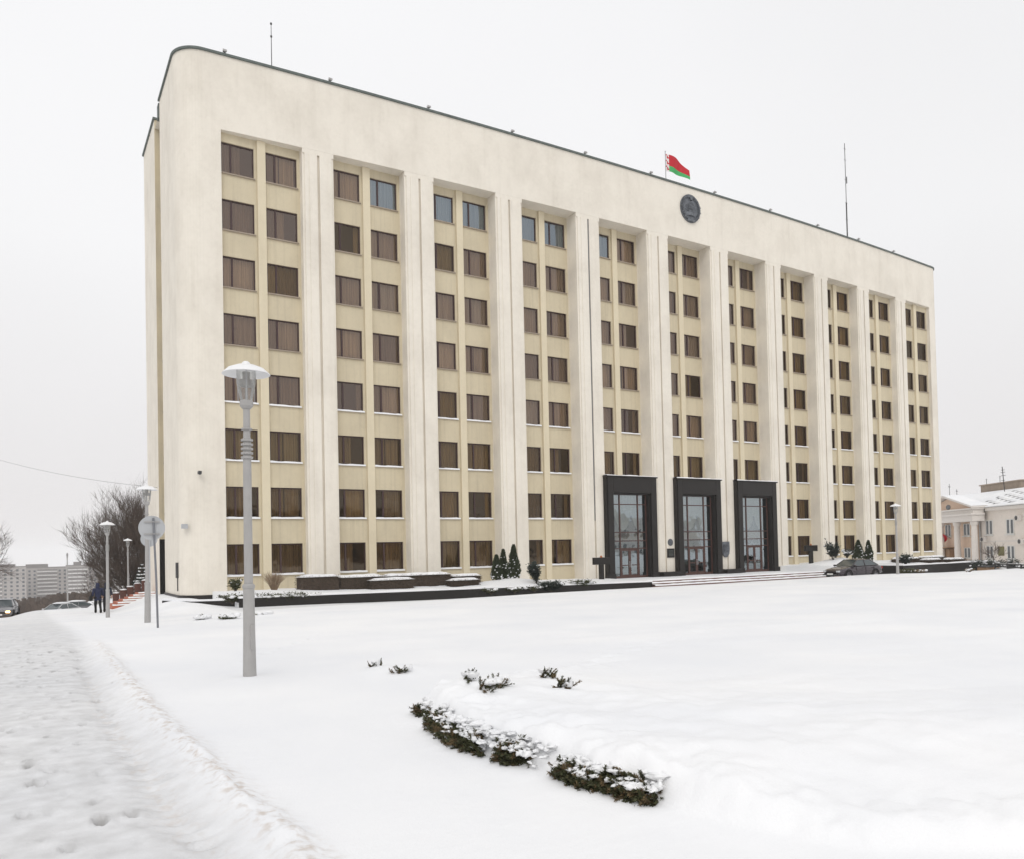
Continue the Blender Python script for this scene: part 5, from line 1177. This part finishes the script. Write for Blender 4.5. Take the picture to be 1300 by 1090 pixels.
mb = HB(); mb.add([HP(-17.3,.42,4.76),HP(16.3,.42,4.76),HP(16.3,-6,7.1),HP(-17.3,-6,7.1),HP(16.3,-12.4,4.76),HP(-17.3,-12.4,4.76)],[(0,1,2,3),(3,2,4,5)]); mb.add([HP(-17.28,.4,4.76),HP(-17.28,-6,7.09),HP(-17.28,-12.4,4.76)],[(0,1,2)]); rf = mb.build('roof','dark_metal',hs,world=True)
# wind-ribbed snow lying in rows on the roof slope
mb = HB(); rng = random.Random(4)
P_ = lambda u,t,h_: HP(u,.42-6.42*t,4.76+2.34*t+h_)
for row in range(10):
    v0 = row/10
    for k in range(56):
        u0 = -17.2+.6*k; u1 = u0+.6; keep = row in (0,9) or k < 26 or ((k+row*3) % 5) not in (0,1)
        a0, a1 = v0+.004+(0 if keep else .062), v0+.1-.002
        mb.add([P_(u0,a0,.01),P_(u1,a0,.01),P_(u1,a0+.006,.12),P_(u0,a0+.006,.12),P_(u1,a1,.13),P_(u0,a1,.13),P_(u1,a1+.002,.01),P_(u0,a1+.002,.01)],[(0,1,2,3),(3,2,4,5),(5,4,6,7)])
for s_ in (-1,1):
    e0 = -4.7+s_*6.4; mb.add([HP(e0,1.97,za+.225),HP(-4.7,1.97,zc_+.255),HP(-4.7,-.3,zc_+.30),HP(e0,-.3,za+.27)],[(0,1,2,3)])
mb.build('snow','snow',rf,world=True)
def hwin(u,z0,z1,n_=0.0,w_=1.35):
    f_ = HB(); t = .09
    for a,b,c_,d in ((u-w_/2,u+w_/2,z0,z0+t),(u-w_/2,u+w_/2,z1-t,z1),(u-w_/2,u-w_/2+t,z0+t,z1-t),(u+w_/2-t,u+w_/2,z0+t,z1-t),(u-.12,u+.12,z0+t,z1-t)): f_.hb(a,b,n_+.002,n_+.07,c_,d)
    f_.hb(u-w_/2-.12,u+w_/2+.12,n_+.003,n_+.20,z0-.14,z0-.02); fo_ = f_.build('window','frame_white',hs,world=True)
    g_ = HB(); g_.hb(u-w_/2+t,u-.12,n_+.004,n_+.035,z0+t,z1-t); g_.hb(u+.12,u+w_/2-t,n_+.004,n_+.035,z0+t,z1-t); g_.build('pane','glass_far',fo_,world=True)
for u in (1.9,5.9,9.9,13.9): hwin(u,1.55,3.25); hwin(u,-1.25,.25)
for u in (-2.3,-6.6,-10.6,-14.6): hwin(u,1.5,3.0,.3)
hwin(-2.3,-1.25,.05,.3)
mb = HB(); mb.hb(-7.8,-5.4,.31,.9,-1.6,-.1); mb.hb(-8.1,-5.1,.31,1.3,.0,.12); mb.build('porch','wood_pine',hs,world=True)
mb = HB(); c_ = HA+U*.15+Nn*.15; mb.tube([(c_.x,c_.y,-2),(c_.x,c_.y,4.2),(c_.x+Nn.x*.4,c_.y+Nn.y*.4,4.6)],.09,8); mb.build('drainpipe','grey_metal',hs,world=True)
for u,z in ((.9,1.0),(7.6,3.3),(8.0,.7)):
    mb = HB(); mb.hb(u-.42,u+.42,.02,.36,z-.32,z+.32); ac = mb.build('air_conditioner','trim',hs,world=True,bevel=.02)
    mb = HB(); c_ = HA+U*(u-.06)+Nn*.37; v = [tuple(c_+U*(.24*math.cos(6.283*i/16))+Nn*q+Vector((0,0,z+.24*math.sin(6.283*i/16)))) for q in (0,.02) for i in range(16)]; mb.add(v,[tuple(range(16,32))]+[(i,(i+1)%16,16+(i+1)%16,16+i) for i in range(16)]); mb.build('fan','dark_metal',ac,world=True)
mb = HB(); mb.hb(3.5,4.6,.01,.08,-.9,.15); mb.build('plaque','green_plaque',hs,world=True)
mb = HB(); c_ = HA+U*(-5.9)+Nn*.4; mb.tube([c_+Vector((0,0,1.2)),c_+Nn*.9+Vector((0,0,1.9))],.025,5); fp = mb.build('flag_bracket','dark_metal',hs,world=True)
mb = HB(); a_ = c_+Nn*.35+Vector((0,0,1.45)); b_ = c_+Nn*.9+Vector((0,0,1.9))
for i in range(6):
    for k in range(5):
        f_ = lambda i_,k_: tuple(a_.lerp(b_,i_/6)+Vector((.12*math.sin(k_*1.1+i_),.10*math.cos(k_),-.16*k_))-U*0.22*k_*.8)
        mb.quad(f_(i,k),f_(i+1,k),f_(i+1,k+1),f_(i,k+1))
mb.build('flag','flag_red',fp,world=True,smooth=True)
mb = HB(); mb.hb(-11,-2.5,-9.5,-6.5,5.7,8.15); mb.hb(-11.15,-2.35,-9.65,-6.35,8.15,8.3); mb.build('roof_penthouse','tan',hs,world=True)
mb = HB()
for u,n_,z0,h_ in ((-17.5,-5.8,6.0,3.0),(-15.6,-5.8,6.1,2.0),(-10.5,-7,8.2,.9),(-7.5,-7,8.2,1.0)):
    c_ = HA+U*u+Nn*n_; mb = HB(); mb.tube([(c_.x,c_.y,z0-.3),(c_.x,c_.y,z0+h_)],.035,5); mb.box(c_.x-.25,c_.x+.25,c_.y-.02,c_.y+.02,z0+h_*.85,z0+h_*.88); mb.build('aerial','dark_metal',hs,world=True)
c_ = HA+U*-3.6+Nn*-5.2; mb = HB(); mb.tube([(c_.x,c_.y,6.8),(c_.x-.4,c_.y,10.0)],.05,5)
for zz,w_ in ((8.3,.35),(8.9,.5),(9.3,.45),(9.6,.35)): mb.tube([tuple(c_+U*w_+Vector((-.25,0,zz-c_.z))),tuple(c_-U*w_+Vector((-.25,0,zz-c_.z)))],.03,4)
mb.build('television_aerial','dark_metal',hs,world=True)
dry_ = bare_tree('bare_sapling',38.0,-4.6,-1.7,'small bare tree before the pillars of the pink house',17,1,3.1,1.2,2,.6,.35,.05)

# ------------------------------------------------------------------ distant apartment blocks, left background
def block(x, y, z, w_, d_, floors, label, roofs, seed, rz=R(0)):
    h = floors*2.9+1.2; root = tag(empty('apartment_block',(x,y,z),rz),label,'apartment block','apartment blocks across the valley'); rng = random.Random(seed)
    mb = MB(); mb.box(-w_/2,w_/2,0,d_,-6,h,0); mb.box(-w_/2-.2,w_/2+.2,-.2,d_+.2,h,h+.6,1); mb.build('wall',['far_wall','far_dark'],root)
    cols = int(w_/3.4); wn = MB(); bl = MB(); kinds = [rng.choice('wbwbbw') for _ in range(cols)]
    for c in range(cols):
        xx = -w_/2+w_*(c+.5)/cols; kd = kinds[(c//4)*4 % cols]
        for f in range(floors):
            zz = .9+f*2.9
            if kd == 'b': bl.box(xx-1.65,xx+1.65,-.9,-.02,zz-.3,zz+.75,0); bl.box(xx-1.65,xx+1.65,-.88,-.10,zz+.752,zz+1.9,1)
            else: wn.box(xx-.75,xx+.75,-.06,-.01,zz,zz+1.45)
    if wn.v: tag(wn.build('window','glass_far',root),kind='stuff')
    if bl.v: tag(bl.build('balcony',['far_white','far_dark'],root),kind='stuff')
    for a,b,hh in roofs: mb = MB(); mb.box(a,b,d_*.2,d_*.8,h+.602,h+.6+hh); mb.build('lift_house','far_dark',root)
block(-61.5,640,-31.2,30,14,9,'leftmost far apartment block, one step taller than the next',[(-2,8,1.6)],1)
block(-36,668,-32.5,34,13,9,'middle far apartment block with white banded balconies',[(-11,4,2.4)],2)
block(5,650,-31.4,50,14,9,'long far apartment block ending behind the big bare tree',[(-20,-15,2.4),(5,12,1.6)],3)
block(60,690,-33,60,14,9,'far apartment block hidden for the most part by the big bare tree',[(-20,-12,2)],4)
block(-98,650,-32,44,14,9,'far apartment block at the very left picture edge',[(8,16,2)],5)
# dark hillside scrub in the valley below the blocks
rng = random.Random(8); mb = MB()
for i in range(2600):
    yy = rng.uniform(120,600); xx = -45+ (yy+46)*rng.uniform(-.22,.20); zz = gz(xx,yy)
    s_ = rng.uniform(1.2,3.2)*(.6+yy/600)
    for k in range(5):
        a = rng.uniform(0,6.28); b_ = Vector((xx+rng.uniform(-1,1)*s_*.5,yy+rng.uniform(-1,1)*s_*.5,zz)); tp = b_+Vector((math.cos(a)*s_*.35,math.sin(a)*s_*.35,s_*rng.uniform(.8,1.5))); w_ = Vector((.16*s_,0,0)); mb.add([b_-w_*.4,b_+w_*.4,tp+w_,tp-w_],[(0,1,2,3)])
tag(mb.build('valley_scrub','twig'),'dark bare scrub on the slope below the far apartment blocks','scrub',kind='stuff')

# tall far lamp post and the hanging cable
mb = MB(); mb.tube([(0,0,-1),(0,0,6.2),(0,0,6.6)],[.09,.06,.10],8); mb.tube([(0,0,6.6),(0,-.35,6.85)],[.12,.08],6)
px0, py0 = -41.27,57.3; o = mb.build('tall_pole','grey_metal',loc=(px0,py0,gz(px0,py0)+.2)); tag(o,'tall plain pole standing before the far apartment blocks','pole')
mb = MB(); a_, b_ = Vector((-60,52,17.5)), Vector((XL-.02,9.2,5.6)); pts = [a_.lerp(b_,t/24)-Vector((0,0,1.6*4*(t/24)*(1-t/24))) for t in range(25)]
mb.tube(pts,.009,4); tag(mb.build('overhead_cable','dark_metal'),'thin cable sagging across the sky to the left end of the office','cable')

# ------------------------------------------------------------------ the other side of the square (seen mirrored in the panes)
def opposite(x0,x1,y,h,wallm,label,name,floors,gable):
    root = tag(empty(name,((x0+x1)/2,y,-1.5)),label,'building'); cx_ = (x0+x1)/2; w2 = (x1-x0)/2
    mb = MB(); mb.box(-w2,w2,-14,0,-2,h); mb.build('wall',wallm,root)
    mb = MB(); mb.box(-w2-.4,w2+.4,-14.4,.45,h+.002,h+.5); mb.build('cornice','trim',root)
    mb = MB(); mb.add([(-w2-.3,.4,h+.5),(w2+.3,.4,h+.5),(w2-4,-7,h+3.4),(-w2+4,-7,h+3.4),(w2+.3,-14.3,h+.5),(-w2-.3,-14.3,h+.5)],[(0,1,2,3),(3,2,4,5),(1,4,2),(0,3,5)]); mb.build('roof','snow',root)
    for f in range(floors):
        for i in range(int((x1-x0)/4)):
            xx = -w2+2+4*i; mb = MB(); mb.box(xx-.75,xx+.75,.01,.06,1.2+3.4*f,3.1+3.4*f); mb.build('window','glass_far',root)
    if gable: mb = MB(); mb.add([(-9,1,h+.5),(9,1,h+.5),(0,1,h+3.6),(-9,-6,h+.5),(9,-6,h+.5),(0,-6,h+3.6)],[(0,1,2),(1,4,5,2),(0,2,5,3)]); mb.build('gable','trim',root)
opposite(-30,22,-96,10.5,'tan','long tan building across the square behind the photographer, mirrored in the lower panes','street_building',3,False)
opposite(34,96,-96,8.5,'trim','pale gabled building across the square, mirrored in the portal glass','street_building',2,True)

# ------------------------------------------------------------------ winter haze
mb = MB(); mb.box(-5600,5600,-1400,5600,-160,62); hz = mb.build('haze', 'snow'); hz.data.materials.clear()
hm = bpy.data.materials.new('winter_haze'); hm.use_nodes = True; t_ = hm.node_tree; t_.nodes.clear()
ho = t_.nodes.new('ShaderNodeOutputMaterial'); pv = t_.nodes.new('ShaderNodeVolumePrincipled'); pv.inputs['Color'].default_value = (.995, .995, .995, 1); pv.inputs['Density'].default_value = .00028
pv.inputs['Anisotropy'].default_value = .2
t_.links.new(pv.outputs[0], ho.inputs['Volume']); hz.data.materials.append(hm); tag(hz, kind='stuff')
